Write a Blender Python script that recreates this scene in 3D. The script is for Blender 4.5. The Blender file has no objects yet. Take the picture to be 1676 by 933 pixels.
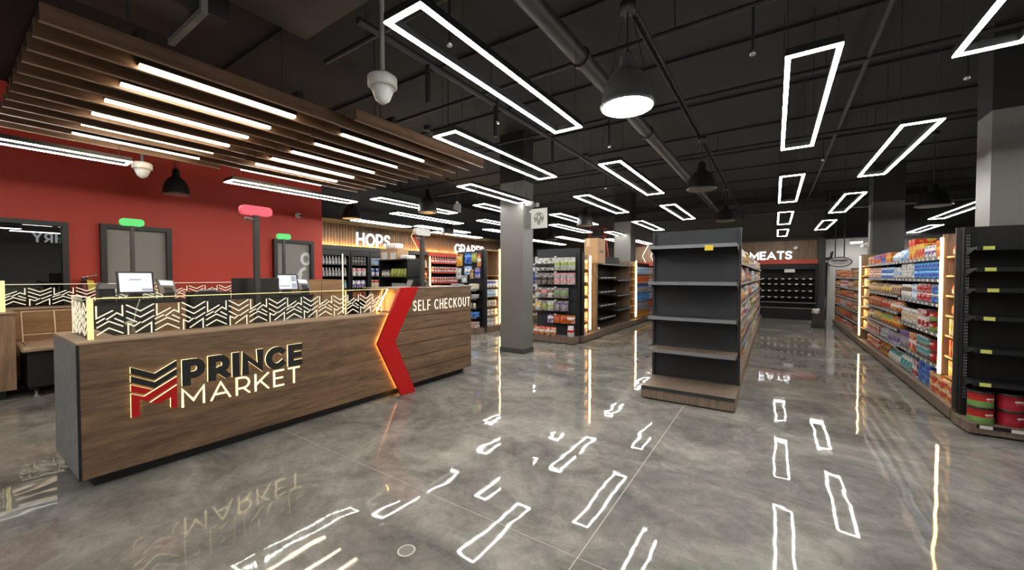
import bpy, math, random
from mathutils import Vector, Matrix
R = random.Random(7)
PI = math.pi
C = bpy.context.scene.collection
SC = bpy.context.scene

# ---------------------------------------------------------------- camera, world, exposure
cam_d = bpy.data.cameras.new('camera')
cam = bpy.data.objects.new('camera', cam_d)
C.objects.link(cam)
cam_d.sensor_width = 36.0
cam_d.lens = 36.0 * 640.0 / 1676.0
cam_d.clip_start = 0.05
YAW, PITCH = math.radians(33.89), math.radians(-1.30)
cam.location = (0, 0, 1.58)
cam.rotation_euler = (math.radians(90) + PITCH, 0, YAW)
SC.camera = cam

wd = bpy.data.worlds.new('world'); SC.world = wd
wd.use_nodes = True
wd.node_tree.nodes['Background'].inputs[0].default_value = (0.05, 0.05, 0.055, 1)
wd.node_tree.nodes['Background'].inputs[1].default_value = 0.4

SC.view_settings.view_transform = 'Standard'
SC.view_settings.look = 'None'
SC.view_settings.gamma = 1.0
SC.view_settings.exposure = 0.42
SC.view_settings.use_curve_mapping = False
SC.cycles.use_denoising = True
SC.cycles.max_bounces = 8
SC.cycles.diffuse_bounces = 4
SC.cycles.glossy_bounces = 4
SC.cycles.transparent_max_bounces = 12
SC.cycles.sample_clamp_indirect = 6.0
SC.cycles.blur_glossy = 0.2
SC.cycles.caustics_reflective = False
SC.cycles.caustics_refractive = False

L_FRAME, L_SLAT, L_STRIP, L_SIGN, L_BULB = 34.0, 24.0, 24.0, 2.2, 45.0

# ---------------------------------------------------------------- materials
MATS = {}
def nodes(name):
    m = bpy.data.materials.new(name); m.use_nodes = True
    nt = m.node_tree
    return m, nt, nt.nodes['Principled BSDF']
def N(nt, t, **kw):
    n = nt.nodes.new(t)
    for k, v in kw.items(): setattr(n, k, v)
    return n
def plain(name, col, rough=0.5, metal=0.0, bump=0.0, bscale=60.0, spec=0.5, var=0.08):
    """a paint / metal / plastic with slight mottling and fine relief"""
    if name in MATS: return MATS[name]
    m, nt, b = nodes(name)
    tc = N(nt, 'ShaderNodeTexCoord')
    no = N(nt, 'ShaderNodeTexNoise'); no.inputs['Scale'].default_value = 3.0; no.inputs['Detail'].default_value = 4
    nt.links.new(tc.outputs['Object'], no.inputs['Vector'])
    mr = N(nt, 'ShaderNodeMapRange'); mr.inputs[3].default_value = 1 - var; mr.inputs[4].default_value = 1 + var
    nt.links.new(no.outputs['Fac'], mr.inputs[0])
    mx = N(nt, 'ShaderNodeVectorMath', operation='SCALE'); mx.inputs[0].default_value = col[:3]
    nt.links.new(mr.outputs[0], mx.inputs['Scale'])
    nt.links.new(mx.outputs[0], b.inputs['Base Color'])
    b.inputs['Roughness'].default_value = rough; b.inputs['Metallic'].default_value = metal
    b.inputs['Specular IOR Level'].default_value = spec
    if bump:
        n2 = N(nt, 'ShaderNodeTexNoise'); n2.inputs['Scale'].default_value = bscale
        nt.links.new(tc.outputs['Object'], n2.inputs['Vector'])
        bp = N(nt, 'ShaderNodeBump'); bp.inputs['Strength'].default_value = bump; bp.inputs['Distance'].default_value = 0.01
        nt.links.new(n2.outputs['Fac'], bp.inputs['Height']); nt.links.new(bp.outputs[0], b.inputs['Normal'])
    MATS[name] = m
    return m
def emit(name, col, s, base=0.3):
    if name in MATS: return MATS[name]
    m, nt, b = nodes(name)
    b.inputs['Base Color'].default_value = (base, base, base, 1)
    b.inputs['Emission Color'].default_value = (*col, 1); b.inputs['Emission Strength'].default_value = s
    b.inputs['Roughness'].default_value = 0.4
    MATS[name] = m
    return m
def wood(name, c1, c2, axis='y', rough=0.45, scale=1.0, bump=0.06):
    """timber with long streaks running along the axis"""
    if name in MATS: return MATS[name]
    m, nt, b = nodes(name)
    tc = N(nt, 'ShaderNodeTexCoord'); mp = N(nt, 'ShaderNodeMapping')
    sc = [9.0 * scale] * 3; sc['xyz'.index(axis)] = 0.9 * scale
    mp.inputs['Scale'].default_value = sc
    nt.links.new(tc.outputs['Object'], mp.inputs['Vector'])
    no = N(nt, 'ShaderNodeTexNoise'); no.inputs['Scale'].default_value = 1.3; no.inputs['Detail'].default_value = 8
    no.inputs['Roughness'].default_value = 0.65; no.inputs['Distortion'].default_value = 1.1
    nt.links.new(mp.outputs[0], no.inputs['Vector'])
    n2 = N(nt, 'ShaderNodeTexNoise'); n2.inputs['Scale'].default_value = 9.0; n2.inputs['Detail'].default_value = 3
    nt.links.new(mp.outputs[0], n2.inputs['Vector'])
    ad = N(nt, 'ShaderNodeMath', operation='MULTIPLY_ADD'); ad.inputs[1].default_value = 0.35; 
    nt.links.new(n2.outputs['Fac'], ad.inputs[0]); nt.links.new(no.outputs['Fac'], ad.inputs[2])
    cr = N(nt, 'ShaderNodeValToRGB')
    cr.color_ramp.elements[0].position = 0.48; cr.color_ramp.elements[0].color = (*c2, 1)
    cr.color_ramp.elements[1].position = 0.86; cr.color_ramp.elements[1].color = (*c1, 1)
    nt.links.new(ad.outputs[0], cr.inputs[0]); nt.links.new(cr.outputs[0], b.inputs['Base Color'])
    b.inputs['Roughness'].default_value = rough
    bp = N(nt, 'ShaderNodeBump'); bp.inputs['Strength'].default_value = bump; bp.inputs['Distance'].default_value = 0.01
    nt.links.new(ad.outputs[0], bp.inputs['Height']); nt.links.new(bp.outputs[0], b.inputs['Normal'])
    MATS[name] = m
    return m
def print_mat(name, c1, c2, c3, style=0):
    """printed packaging: colour field, a label band and blotchy artwork, all flat ink"""
    if name in MATS: return MATS[name]
    m, nt, b = nodes(name)
    tc = N(nt, 'ShaderNodeTexCoord'); sp = N(nt, 'ShaderNodeSeparateXYZ')
    nt.links.new(tc.outputs['Generated'], sp.inputs[0])
    oi = N(nt, 'ShaderNodeObjectInfo')
    va = N(nt, 'ShaderNodeVectorMath', operation='SCALE'); va.inputs['Scale'].default_value = [3.2, 4.5, 2.6, 6.0][style]
    nt.links.new(tc.outputs['Generated'], va.inputs[0])
    no = N(nt, 'ShaderNodeTexNoise', noise_dimensions='4D'); no.inputs['Scale'].default_value = 1.0; no.inputs['Detail'].default_value = 2
    nt.links.new(va.outputs[0], no.inputs['Vector']); 
    ml = N(nt, 'ShaderNodeMath', operation='MULTIPLY'); ml.inputs[1].default_value = 7.0 if style % 2 else 0.0
    nt.links.new(oi.outputs['Random'], ml.inputs[0]); nt.links.new(ml.outputs[0], no.inputs['W'])
    cr = N(nt, 'ShaderNodeValToRGB'); cr.color_ramp.interpolation = 'CONSTANT'
    e = cr.color_ramp.elements
    e[0].position = 0.0; e[0].color = (*c1, 1); e[1].position = 0.50; e[1].color = (*c3, 1)
    x = e.new(0.58); x.color = (*c2, 1); x = e.new(0.68); x.color = (*c1, 1)
    nt.links.new(no.outputs['Fac'], cr.inputs[0])
    lo, hi = [(0.52, 0.80), (0.25, 0.55), (0.66, 0.86), (0.40, 0.62)][style]
    g1 = N(nt, 'ShaderNodeMath', operation='GREATER_THAN'); g1.inputs[1].default_value = lo
    g2 = N(nt, 'ShaderNodeMath', operation='LESS_THAN'); g2.inputs[1].default_value = hi
    nt.links.new(sp.outputs['Z'], g1.inputs[0]); nt.links.new(sp.outputs['Z'], g2.inputs[0])
    mu = N(nt, 'ShaderNodeMath', operation='MULTIPLY'); nt.links.new(g1.outputs[0], mu.inputs[0]); nt.links.new(g2.outputs[0], mu.inputs[1])
    mx = N(nt, 'ShaderNodeMix', data_type='RGBA')
    nt.links.new(mu.outputs[0], mx.inputs['Factor']); nt.links.new(cr.outputs[0], mx.inputs['A']); mx.inputs['B'].default_value = (*c2, 1)
    nt.links.new(mx.outputs['Result'], b.inputs['Base Color'])
    b.inputs['Roughness'].default_value = 0.38
    MATS[name] = m
    return m
def glass_mat():
    m = bpy.data.materials.new('clear_glass'); m.use_nodes = True; nt = m.node_tree
    nt.nodes.clear(); o = N(nt, 'ShaderNodeOutputMaterial')
    t = N(nt, 'ShaderNodeBsdfTransparent'); t.inputs[0].default_value = (0.90, 0.92, 0.90, 1)
    g = N(nt, 'ShaderNodeBsdfGlossy'); g.inputs['Roughness'].default_value = 0.02
    f = N(nt, 'ShaderNodeFresnel'); f.inputs[0].default_value = 1.4
    mx = N(nt, 'ShaderNodeMixShader')
    nt.links.new(f.outputs[0], mx.inputs[0]); nt.links.new(t.outputs[0], mx.inputs[1]); nt.links.new(g.outputs[0], mx.inputs[2])
    nt.links.new(mx.outputs[0], o.inputs[0])
    return m
def concrete():
    m, nt, b = nodes('polished_concrete')
    tc = N(nt, 'ShaderNodeTexCoord')
    def noise(sc, det, ro, dist=0.0, stretch=(1, 1, 1)):
        mp = N(nt, 'ShaderNodeMapping'); mp.inputs['Scale'].default_value = stretch
        mp.inputs['Rotation'].default_value = (0, 0, 0.5)
        nt.links.new(tc.outputs['Object'], mp.inputs['Vector'])
        n = N(nt, 'ShaderNodeTexNoise'); n.inputs['Scale'].default_value = sc; n.inputs['Detail'].default_value = det
        n.inputs['Roughness'].default_value = ro; n.inputs['Distortion'].default_value = dist
        nt.links.new(mp.outputs[0], n.inputs['Vector']); return n
    a = noise(1.1, 9, 0.66, 0.7, (1.0, 1.35, 1)); c = noise(6.5, 8, 0.72, 0.8); d = noise(55, 4, 0.6)
    s1 = N(nt, 'ShaderNodeMath', operation='MULTIPLY_ADD'); s1.inputs[1].default_value = 0.45
    nt.links.new(c.outputs['Fac'], s1.inputs[0]); nt.links.new(a.outputs['Fac'], s1.inputs[2])
    s2 = N(nt, 'ShaderNodeMath', operation='MULTIPLY_ADD'); s2.inputs[1].default_value = 0.14
    nt.links.new(d.outputs['Fac'], s2.inputs[0]); nt.links.new(s1.outputs[0], s2.inputs[2])
    cr = N(nt, 'ShaderNodeValToRGB'); e = cr.color_ramp.elements
    e[0].position = 0.55; e[0].color = (0.095, 0.092, 0.086, 1); e[1].position = 1.02; e[1].color = (0.37, 0.355, 0.325, 1)
    x = e.new(0.78); x.color = (0.215, 0.207, 0.19, 1)
    nt.links.new(s2.outputs[0], cr.inputs[0]); nt.links.new(cr.outputs[0], b.inputs['Base Color'])
    rr = N(nt, 'ShaderNodeMapRange'); rr.inputs[1].default_value = 0.3; rr.inputs[2].default_value = 0.7
    rr.inputs[3].default_value = 0.015; rr.inputs[4].default_value = 0.05
    nt.links.new(c.outputs['Fac'], rr.inputs[0]); nt.links.new(rr.outputs[0], b.inputs['Roughness'])
    b.inputs['IOR'].default_value = 1.42
    w = noise(2.2, 1.5, 0.5, 0.3)
    bp = N(nt, 'ShaderNodeBump'); bp.inputs['Strength'].default_value = 0.20; bp.inputs['Distance'].default_value = 0.012
    nt.links.new(w.outputs['Fac'], bp.inputs['Height']); nt.links.new(bp.outputs[0], b.inputs['Normal'])
    MATS['concrete'] = m
    return m

M_CONC = concrete(); M_GLASS = glass_mat()
M_SEAL = plain('joint_sealant', (0.55, 0.53, 0.49), 0.7)
M_CEIL = plain('black_ceiling_paint', (0.013, 0.0125, 0.0125), 0.85, bump=0.15)
M_PIPE = plain('black_pipe_paint', (0.016, 0.016, 0.017), 0.55)
M_DUCT = plain('dark_duct_metal', (0.026, 0.026, 0.026), 0.5)
M_FLANGE = plain('galvanised_flange', (0.24, 0.25, 0.24), 0.5, 0.3)
M_RED = plain('red_wall_paint', (0.50, 0.036, 0.017), 0.55, bump=0.05, var=0.03)
M_REDG = plain('red_gloss_laminate', (0.50, 0.006, 0.008), 0.3, var=0.02)
M_REDB = plain('red_band_paint', (0.45, 0.04, 0.02), 0.4)
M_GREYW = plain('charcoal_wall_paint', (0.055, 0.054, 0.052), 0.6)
M_WHITEW = plain('pale_wall_paint', (0.62, 0.60, 0.58), 0.6)
M_COL = plain('grey_column_paint', (0.17, 0.165, 0.155), 0.42, var=0.04)
M_BLACK = plain('black_powder_coat', (0.008, 0.009, 0.010), 0.45)
M_ENDBLK = plain('matt_black_board', (0.005, 0.005, 0.006), 0.6)
M_BLACKP = plain('black_plastic', (0.018, 0.018, 0.019), 0.35)
M_SHELF = plain('charcoal_shelf_steel', (0.035, 0.038, 0.044), 0.4, 0.2)
M_PANEL = plain('charcoal_pegboard', (0.024, 0.028, 0.035), 0.55, bump=0.3, bscale=220)
M_RAIL = plain('grey_price_rail', (0.22, 0.225, 0.24), 0.35, 0.3)
M_TAGY = plain('yellow_tag', (0.75, 0.56, 0.03), 0.5)
M_TAGG = plain('lime_tag', (0.62, 0.66, 0.16), 0.5)
M_WHITE = plain('white_plastic', (0.72, 0.72, 0.70), 0.4)
M_CHROME = plain('steel', (0.55, 0.55, 0.55), 0.25, 0.9)
M_GREYD = plain('grey_door_panel', (0.25, 0.24, 0.225), 0.5)
M_DGLASS = plain('dark_window_glass', (0.010, 0.010, 0.011), 0.004, spec=1.0, var=0.0)
M_CARD = plain('brown_cardboard', (0.46, 0.29, 0.16), 0.75)
M_DESK = plain('dark_brown_laminate', (.05, .042, .034), .45)
M_YEL = plain('yellow_plastic', (0.75, 0.55, 0.02), 0.4)
M_WAL = wood('walnut_along_y', (0.245, 0.148, 0.085), (0.082, 0.048, 0.028), 'y')
M_WALX = wood('walnut_along_x', (0.27, 0.172, 0.105), (0.095, 0.058, 0.035), 'x')
M_WALZ = wood('walnut_upright', (0.33, 0.22, 0.14), (0.14, 0.088, 0.056), 'z')
M_WALTOP = wood('walnut_top', (0.52, 0.36, 0.245), (0.32, 0.215, 0.145), 'y')
M_HONEY = wood('honey_wood', (0.40, 0.235, 0.11), (0.21, 0.11, 0.05), 'y')
M_SLAT = wood('slat_wood', (0.20, 0.115, 0.068), (0.085, 0.047, 0.028), 'y')
M_CHARW = wood('grey_stained_wood', (0.33, 0.35, 0.36), (0.19, 0.205, 0.215), 'y', rough=0.5)
M_SLATLIT = wood('slat_lit_edge', (0.40, 0.27, 0.19), (0.24, 0.155, 0.105), 'y')  # slat undersides made paler: light off the floor put into the colour
M_PLINTH = wood('grey_brown_plinth', (0.25, 0.185, 0.14), (0.12, 0.088, 0.066), 'z', scale=1.6)
M_EFRAME = emit('frame_led', (1.0, 0.975, 0.92), L_FRAME)
M_ESLAT = emit('slat_led', (1.0, 0.80, 0.54), L_SLAT)
M_ESTRIP = emit('amber_led', (1.0, 0.62, 0.20), L_STRIP)
M_ESOFT = emit('amber_cove_led', (1.0, 0.50, 0.10), 9.0)
M_EARROW = emit('arrow_led', (1.0, 0.52, 0.12), 22.0)
M_PEACH = plain('amber_lit_flank', (.55, .36, .24), .45)  # flank wood lightened to peach, amber glow put into the colour
M_ECOVE = emit('amber_header_led', (1.0, 0.60, 0.20), 70.0)
M_EHALO = emit('halo_acrylic', (1.0, 0.80, 0.36), 1.5)
M_ELET = emit('white_sign_face', (0.93, 0.94, 1.0), L_SIGN)
M_ELETW = emit('cream_sign_face', (1.0, 0.86, 0.60), 0.85)
M_EETCH = emit('edge_lit_etching', (1.0, 0.87, 0.62), 0.72)
M_EEDGE = emit('edge_lit_yellow', (1.0, 0.84, 0.25), 0.85)
M_EGREEN = emit('green_sign_lamp', (0.055, 0.56, 0.115), 1.0, 0.03)
M_EPINK = emit('pink_sign_lamp', (0.70, 0.06, 0.10), 1.0, 0.03)
M_EBULB = emit('bulb_glow', (1.0, 0.98, 0.95), L_BULB)
M_SCREEN = emit('screen_glow', (0.55, 0.62, 0.80), 0.85)
M_SCREEND = emit('screen_dark_tile', (0.16, 0.20, 0.36), 0.5)

PAL = dict(red=(0.52, 0.025, 0.02), crimson=(0.36, 0.012, 0.03), orange=(0.58, 0.17, 0.04), yellow=(0.66, 0.43, 0.05),
           blue=(0.03, 0.07, 0.42), sky=(0.10, 0.36, 0.72), white=(0.72, 0.71, 0.68), green=(0.17, 0.34, 0.10),
           teal=(0.05, 0.30, 0.32), purple=(0.14, 0.06, 0.27), brown=(0.17, 0.085, 0.045), tan=(0.50, 0.34, 0.19),
           pink=(0.72, 0.28, 0.28), grey=(0.33, 0.33, 0.35), black=(0.025, 0.025, 0.028), cream=(0.70, 0.58, 0.36), lime=(0.34, 0.44, 0.10))
def PM(c):
    """packaging material from a colour phrase such as 'red and white'"""
    a, _, b = c.partition(' and ')
    b = b or ('white' if a != 'white' else 'grey')
    third = {'red': 'yellow', 'blue': 'sky', 'yellow': 'red', 'tan': 'brown', 'white': 'grey', 'brown': 'cream', 'orange': 'red', 'purple': 'white', 'grey': 'brown', 'green': 'yellow'}.get(a, 'white')
    return print_mat('print_' + c.replace(' ', '_'), PAL[a], PAL[b], PAL[third], sum(map(ord, c)) % 4)

# ---------------------------------------------------------------- mesh builder
ORG = {}
class MB:
    def __init__(s): s.v, s.f, s.m, s.sm = [], [], [], []
    def add(s, vs, fs, m=0, smooth=False):
        o = len(s.v); s.v += [tuple(p) for p in vs]
        for f in fs: s.f.append(tuple(i + o for i in f)); s.m.append(m); s.sm.append(smooth)
        return s
    def box(s, x0, x1, y0, y1, z0, z1, m=0, ch=0.0):
        x0, x1 = min(x0, x1), max(x0, x1); y0, y1 = min(y0, y1), max(y0, y1); z0, z1 = min(z0, z1), max(z0, z1)
        if ch:   # chamfered along every edge
            p = []
            for sx in (0, 1):
                for sy in (0, 1):
                    for sz in (0, 1):
                        X, Y, Z = (x0, x1)[sx], (y0, y1)[sy], (z0, z1)[sz]
                        dx, dy, dz = ch * (1 - 2 * sx), ch * (1 - 2 * sy), ch * (1 - 2 * sz)
                        p += [(X, Y + dy, Z + dz), (X + dx, Y, Z + dz), (X + dx, Y + dy, Z)]
            def i(a, b, c, k): return (a * 4 + b * 2 + c) * 3 + k
            f = [(i(0,0,0,0), i(0,0,1,0), i(0,1,1,0), i(0,1,0,0)), (i(1,0,0,0), i(1,1,0,0), i(1,1,1,0), i(1,0,1,0)),
                 (i(0,0,0,1), i(1,0,0,1), i(1,0,1,1), i(0,0,1,1)), (i(0,1,0,1), i(0,1,1,1), i(1,1,1,1), i(1,1,0,1)),
                 (i(0,0,0,2), i(0,1,0,2), i(1,1,0,2), i(1,0,0,2)), (i(0,0,1,2), i(1,0,1,2), i(1,1,1,2), i(0,1,1,2))]
            for a in (0, 1):
                for b in (0, 1):
                    f += [(i(a,b,0,0), i(a,b,0,1), i(a,b,1,1), i(a,b,1,0)), (i(a,0,b,0), i(a,0,b,2), i(a,1,b,2), i(a,1,b,0)), (i(0,a,b,1), i(0,a,b,2), i(1,a,b,2), i(1,a,b,1))]
                    for c in (0, 1): f.append((i(a,b,c,0), i(a,b,c,1), i(a,b,c,2)))
            return s.add(p, f, m)
        p = [(x0, y0, z0), (x1, y0, z0), (x1, y1, z0), (x0, y1, z0), (x0, y0, z1), (x1, y0, z1), (x1, y1, z1), (x0, y1, z1)]
        return s.add(p, [(0, 3, 2, 1), (4, 5, 6, 7), (0, 1, 5, 4), (1, 2, 6, 5), (2, 3, 7, 6), (3, 0, 4, 7)], m)
    def prism(s, poly, fn, d0, d1, m=0, mside=None):
        """poly (u, v) extruded from depth d0 to d1; fn(u, v, d) -> world"""
        n = len(poly); a = sum(poly[i][0] * poly[(i + 1) % n][1] - poly[(i + 1) % n][0] * poly[i][1] for i in range(n))
        if a < 0: poly = poly[::-1]
        vs = [fn(u, v, d0) for u, v in poly] + [fn(u, v, d1) for u, v in poly]
        s.add(vs, [tuple(range(n, 2 * n))], m)
        s.add(vs, [tuple(reversed(range(n)))], m)
        s.add(vs, [(i, (i + 1) % n, n + (i + 1) % n, n + i) for i in range(n)], m if mside is None else mside)
        return s
    def stroke(s, pts, hw, fn, d0, d1, m=0, mside=None, closed=False, clip=None, cap=False):
        """a ribbon of half width hw along pts, mitred, extruded"""
        n = len(pts); L, Rr = [], []
        if cap and not closed:
            p = [Vector(q) for q in pts]
            pts = [tuple(p[0] - (p[1] - p[0]).normalized() * hw)] + [tuple(q) for q in p[1:-1]] + [tuple(p[-1] + (p[-1] - p[-2]).normalized() * hw)]
        for i in range(n):
            p = Vector(pts[i]); a = Vector(pts[i - 1]) if (i or closed) else None
            b = Vector(pts[(i + 1) % n]) if (i < n - 1 or closed) else None
            da = (p - a).normalized() if a is not None else None; db = (b - p).normalized() if b is not None else None
            if da is None: da = db
            if db is None: db = da
            na, nb = Vector((-da.y, da.x)), Vector((-db.y, db.x)); q = na + nb
            if q.length < 1e-4: q = na
            q.normalize(); k = min(1.0 / max(q.dot(na), 0.2), 2.4)
            L.append(p + q * hw * k); Rr.append(p - q * hw * k)
        if clip:
            for P_ in L + Rr: P_.y = min(max(P_.y, clip[0]), clip[1])
        vs = []
        for d in (d0, d1):
            for i in range(n): vs += [fn(L[i].x, L[i].y, d), fn(Rr[i].x, Rr[i].y, d)]
        o = 2 * n; rng = range(n if closed else n - 1); fr, sd = [], []
        for i in rng:
            j = (i + 1) % n
            fr += [(o + 2 * i, o + 2 * i + 1, o + 2 * j + 1, o + 2 * j), (2 * i, 2 * j, 2 * j + 1, 2 * i + 1)]
            sd += [(2 * i, o + 2 * i, o + 2 * j, 2 * j), (2 * i + 1, 2 * j + 1, o + 2 * j + 1, o + 2 * i + 1)]
        if not closed:
            sd += [(0, 1, o + 1, o), (2 * n - 2, o + 2 * n - 2, o + 2 * n - 1, 2 * n - 1)]
        s.add(vs, fr, m); s.add(vs, sd, m if mside is None else mside)
        return s
    def tube(s, pts, r, n=8, m=0, cap=True):
        pts = [Vector(p) for p in pts]; rings = []
        for i, p in enumerate(pts):
            d = (pts[min(i + 1, len(pts) - 1)] - pts[max(i - 1, 0)]).normalized()
            u = d.cross(Vector((0, 0, 1)) if abs(d.z) < 0.9 else Vector((1, 0, 0))).normalized(); w = d.cross(u)
            rr = r[i] if isinstance(r, (list, tuple)) else r
            rings.append([p + (u * math.cos(2 * PI * k / n) + w * math.sin(2 * PI * k / n)) * rr for k in range(n)])
        vs = [q for g in rings for q in g]
        fs = [(i * n + k, (i + 1) * n + k, (i + 1) * n + (k + 1) % n, i * n + (k + 1) % n) for i in range(len(pts) - 1) for k in range(n)]
        s.add(vs, fs, m, True)
        if cap: s.add(vs, [tuple(range(n)), tuple(reversed(range((len(pts) - 1) * n, len(pts) * n)))], m)
        return s
    def lathe(s, prof, c=(0, 0, 0), n=16, ms=None, smooth=True):
        """prof: (radius, z) upwards round a vertical axis; ms: material per band"""
        vs = [(c[0] + r * math.cos(2 * PI * k / n), c[1] + r * math.sin(2 * PI * k / n), c[2] + z) for r, z in prof for k in range(n)]
        for i in range(len(prof) - 1):
            s.add(vs, [], 0)
        o = len(s.v) - len(vs)
        for i in range(len(prof) - 1):
            for k in range(n):
                s.f.append((o + i * n + k, o + i * n + (k + 1) % n, o + (i + 1) * n + (k + 1) % n, o + (i + 1) * n + k)); s.m.append(ms[i] if ms else 0); s.sm.append(smooth)
        s.f.append(tuple(o + k for k in reversed(range(n)))); s.m.append(ms[0] if ms else 0); s.sm.append(False)
        s.f.append(tuple(o + (len(prof) - 1) * n + k for k in range(n))); s.m.append(ms[-1] if ms else 0); s.sm.append(False)
        return s
    def mesh(s, name, mats, org=(0, 0, 0)):
        me = bpy.data.meshes.new(name)
        me.from_pydata([(x - org[0], y - org[1], z - org[2]) for x, y, z in s.v], [], s.f)
        for m in (mats if isinstance(mats, (list, tuple)) else [mats]): me.materials.append(m)
        me.polygons.foreach_set('material_index', s.m); me.polygons.foreach_set('use_smooth', s.sm)
        me.validate(); me.update()
        return me
    def part(s, name, mats, parent, label=None, kind=None):
        """a part (or sub-part) under its thing; vertices given in world space"""
        org = ORG.get(parent.name, (0, 0, 0))
        o = bpy.data.objects.new(name, s.mesh(name, mats, org)); C.objects.link(o); o.parent = parent
        ORG[o.name] = org
        if label: o['label'] = label
        if kind: o['kind'] = kind
        return o
    def solo(s, name, mats, label, cat, org, group=None):
        o = bpy.data.objects.new(name, s.mesh(name, mats, org)); C.objects.link(o); o.location = org; ORG[o.name] = org
        return tag(o, label, cat, group)
    def struct(s, name, mats):
        o = bpy.data.objects.new(name, s.mesh(name, mats)); C.objects.link(o); o['kind'] = 'structure'; ORG[o.name] = (0, 0, 0)
        return o
def tag(o, label, cat, group=None):
    o['label'] = label; o['category'] = cat
    if group: o['group'] = group
    return o
def thing(name, label, cat, org, group=None):
    o = bpy.data.objects.new(name, None); C.objects.link(o); o.location = org; o.empty_display_size = 0.1
    ORG[o.name] = tuple(org)
    return tag(o, label, cat, group)
def B(*a, **k): return MB().box(*a, **k)
def fx(X): return lambda u, v, d: (X + d, u, v)        # a plane facing +x: u runs along +y
def fxn(X): return lambda u, v, d: (X - d, -u, v)      # a plane facing -x: u runs along -y
def fy(Y): return lambda u, v, d: (u, Y - d, v)        # a plane facing -y: u runs along +x
def fz(Z): return lambda u, v, d: (u, v, Z + d)

# stroke lettering ---------------------------------------------------------------
def arc(cx, cy, rx, ry, a0, a1, n=12):
    return [(cx + rx * math.cos(math.radians(a0 + (a1 - a0) * i / n)), cy + ry * math.sin(math.radians(a0 + (a1 - a0) * i / n))) for i in range(n + 1)]
def glyph(ch):
    """(width, [polylines], closed flag) on a unit-high box"""
    g = {
     'A': (.88, [[(0, 0), (.5, 1), (1, 0)], [(.27, .3), (.73, .3)]]),
     'C': (.80, [arc(.56, .5, .56, .5, 48, 312, 18)]),
     'D': (.80, [[(0, 0), (0, 1)], [(0, 1), (.42, 1)] + arc(.42, .5, .58, .5, 90, -90, 14)[1:] + [(0, 0)]]),
     'E': (.54, [[(1, 1), (0, 1), (0, 0), (1, 0)], [(0, .51), (.88, .51)]]),
     'F': (.54, [[(1, 1), (0, 1), (0, 0)], [(0, .47), (.88, .47)]]),
     'G': (.82, [arc(.56, .5, .56, .5, 48, 322, 18) + [(1, .24), (1, .47)]]),
     'H': (.72, [[(0, 0), (0, 1)], [(1, 0), (1, 1)], [(0, .5), (1, .5)]]),
     'I': (.0, [[(0, 0), (0, 1)]]),
     'K': (.70, [[(0, 0), (0, 1)], [(1, 1), (0, .34)], [(.36, .58), (1, 0)]]),
     'L': (.52, [[(0, 1), (0, 0), (1, 0)]]),
     'M': (.92, [[(0, 0), (0, 1), (.5, .26), (1, 1), (1, 0)]]),
     'N': (.76, [[(0, 0), (0, 1), (1, 0), (1, 1)]]),
     'O': (.92, [arc(.5, .5, .5, .5, 90, 450, 24)[:-1]]),
     'P': (.62, [[(0, 0), (0, 1)], [(0, 1), (.5, 1)] + arc(.5, .67, .5, .33, 90, -90, 10)[1:] + [(0, .34)]]),
     'R': (.64, [[(0, 0), (0, 1)], [(0, 1), (.5, 1)] + arc(.5, .67, .5, .33, 90, -90, 10)[1:] + [(0, .34)], [(.52, .34), (1, 0)]]),
     'S': (.58, [[(.95, .87), (.74, .98), (.46, 1), (.16, .94), (.03, .77), (.13, .60), (.46, .51), (.80, .43), (.98, .27), (.86, .07), (.52, 0), (.22, .03), (0, .15)]]),
     'T': (.64, [[(0, 1), (1, 1)], [(.5, 1), (.5, 0)]]),
     'U': (.72, [[(0, 1), (0, .42)] + arc(.5, .42, .5, .42, 180, 360, 12)[1:] + [(1, 1)]]),
     'Y': (.74, [[(0, 1), (.5, .45), (1, 1)], [(.5, .45), (.5, 0)]]),
    }
    return g[ch]
def word_width(txt, h, t, gap, wide=1.0, sp=0.35):
    w = 0
    for ch in txt: w += sp * h if ch == ' ' else glyph(ch)[0] * (h - t) * wide + t + gap
    return w - gap
def letters(txt, u0, v0, h, t, gap, fn, d0, d1, mats, parent, fit=None, m=0, mside=None, name='letter', back=None):
    """each letter its own part; fit = total width wanted"""
    wide = 1.0
    if fit:
        for _ in range(30): wide *= 1 + 0.6 * (fit / word_width(txt, h, t, gap, wide) - 1)
    u = u0
    for ch in txt:
        if ch == ' ': u += 0.35 * h; continue
        w, pl = glyph(ch); w *= (h - t) * wide
        b = MB()
        for k_, p in enumerate(pl):
            pts = [(u + t / 2 + x * w, v0 + t / 2 + y * (h - t)) for x, y in p]
            b.stroke(pts, t / 2, fn, d0, d1 + .0004 * k_, m, mside, closed=(ch == 'O'), clip=(v0, v0 + h), cap=True)
        b.part(name, mats, parent)
        u += w + t + gap

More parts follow.
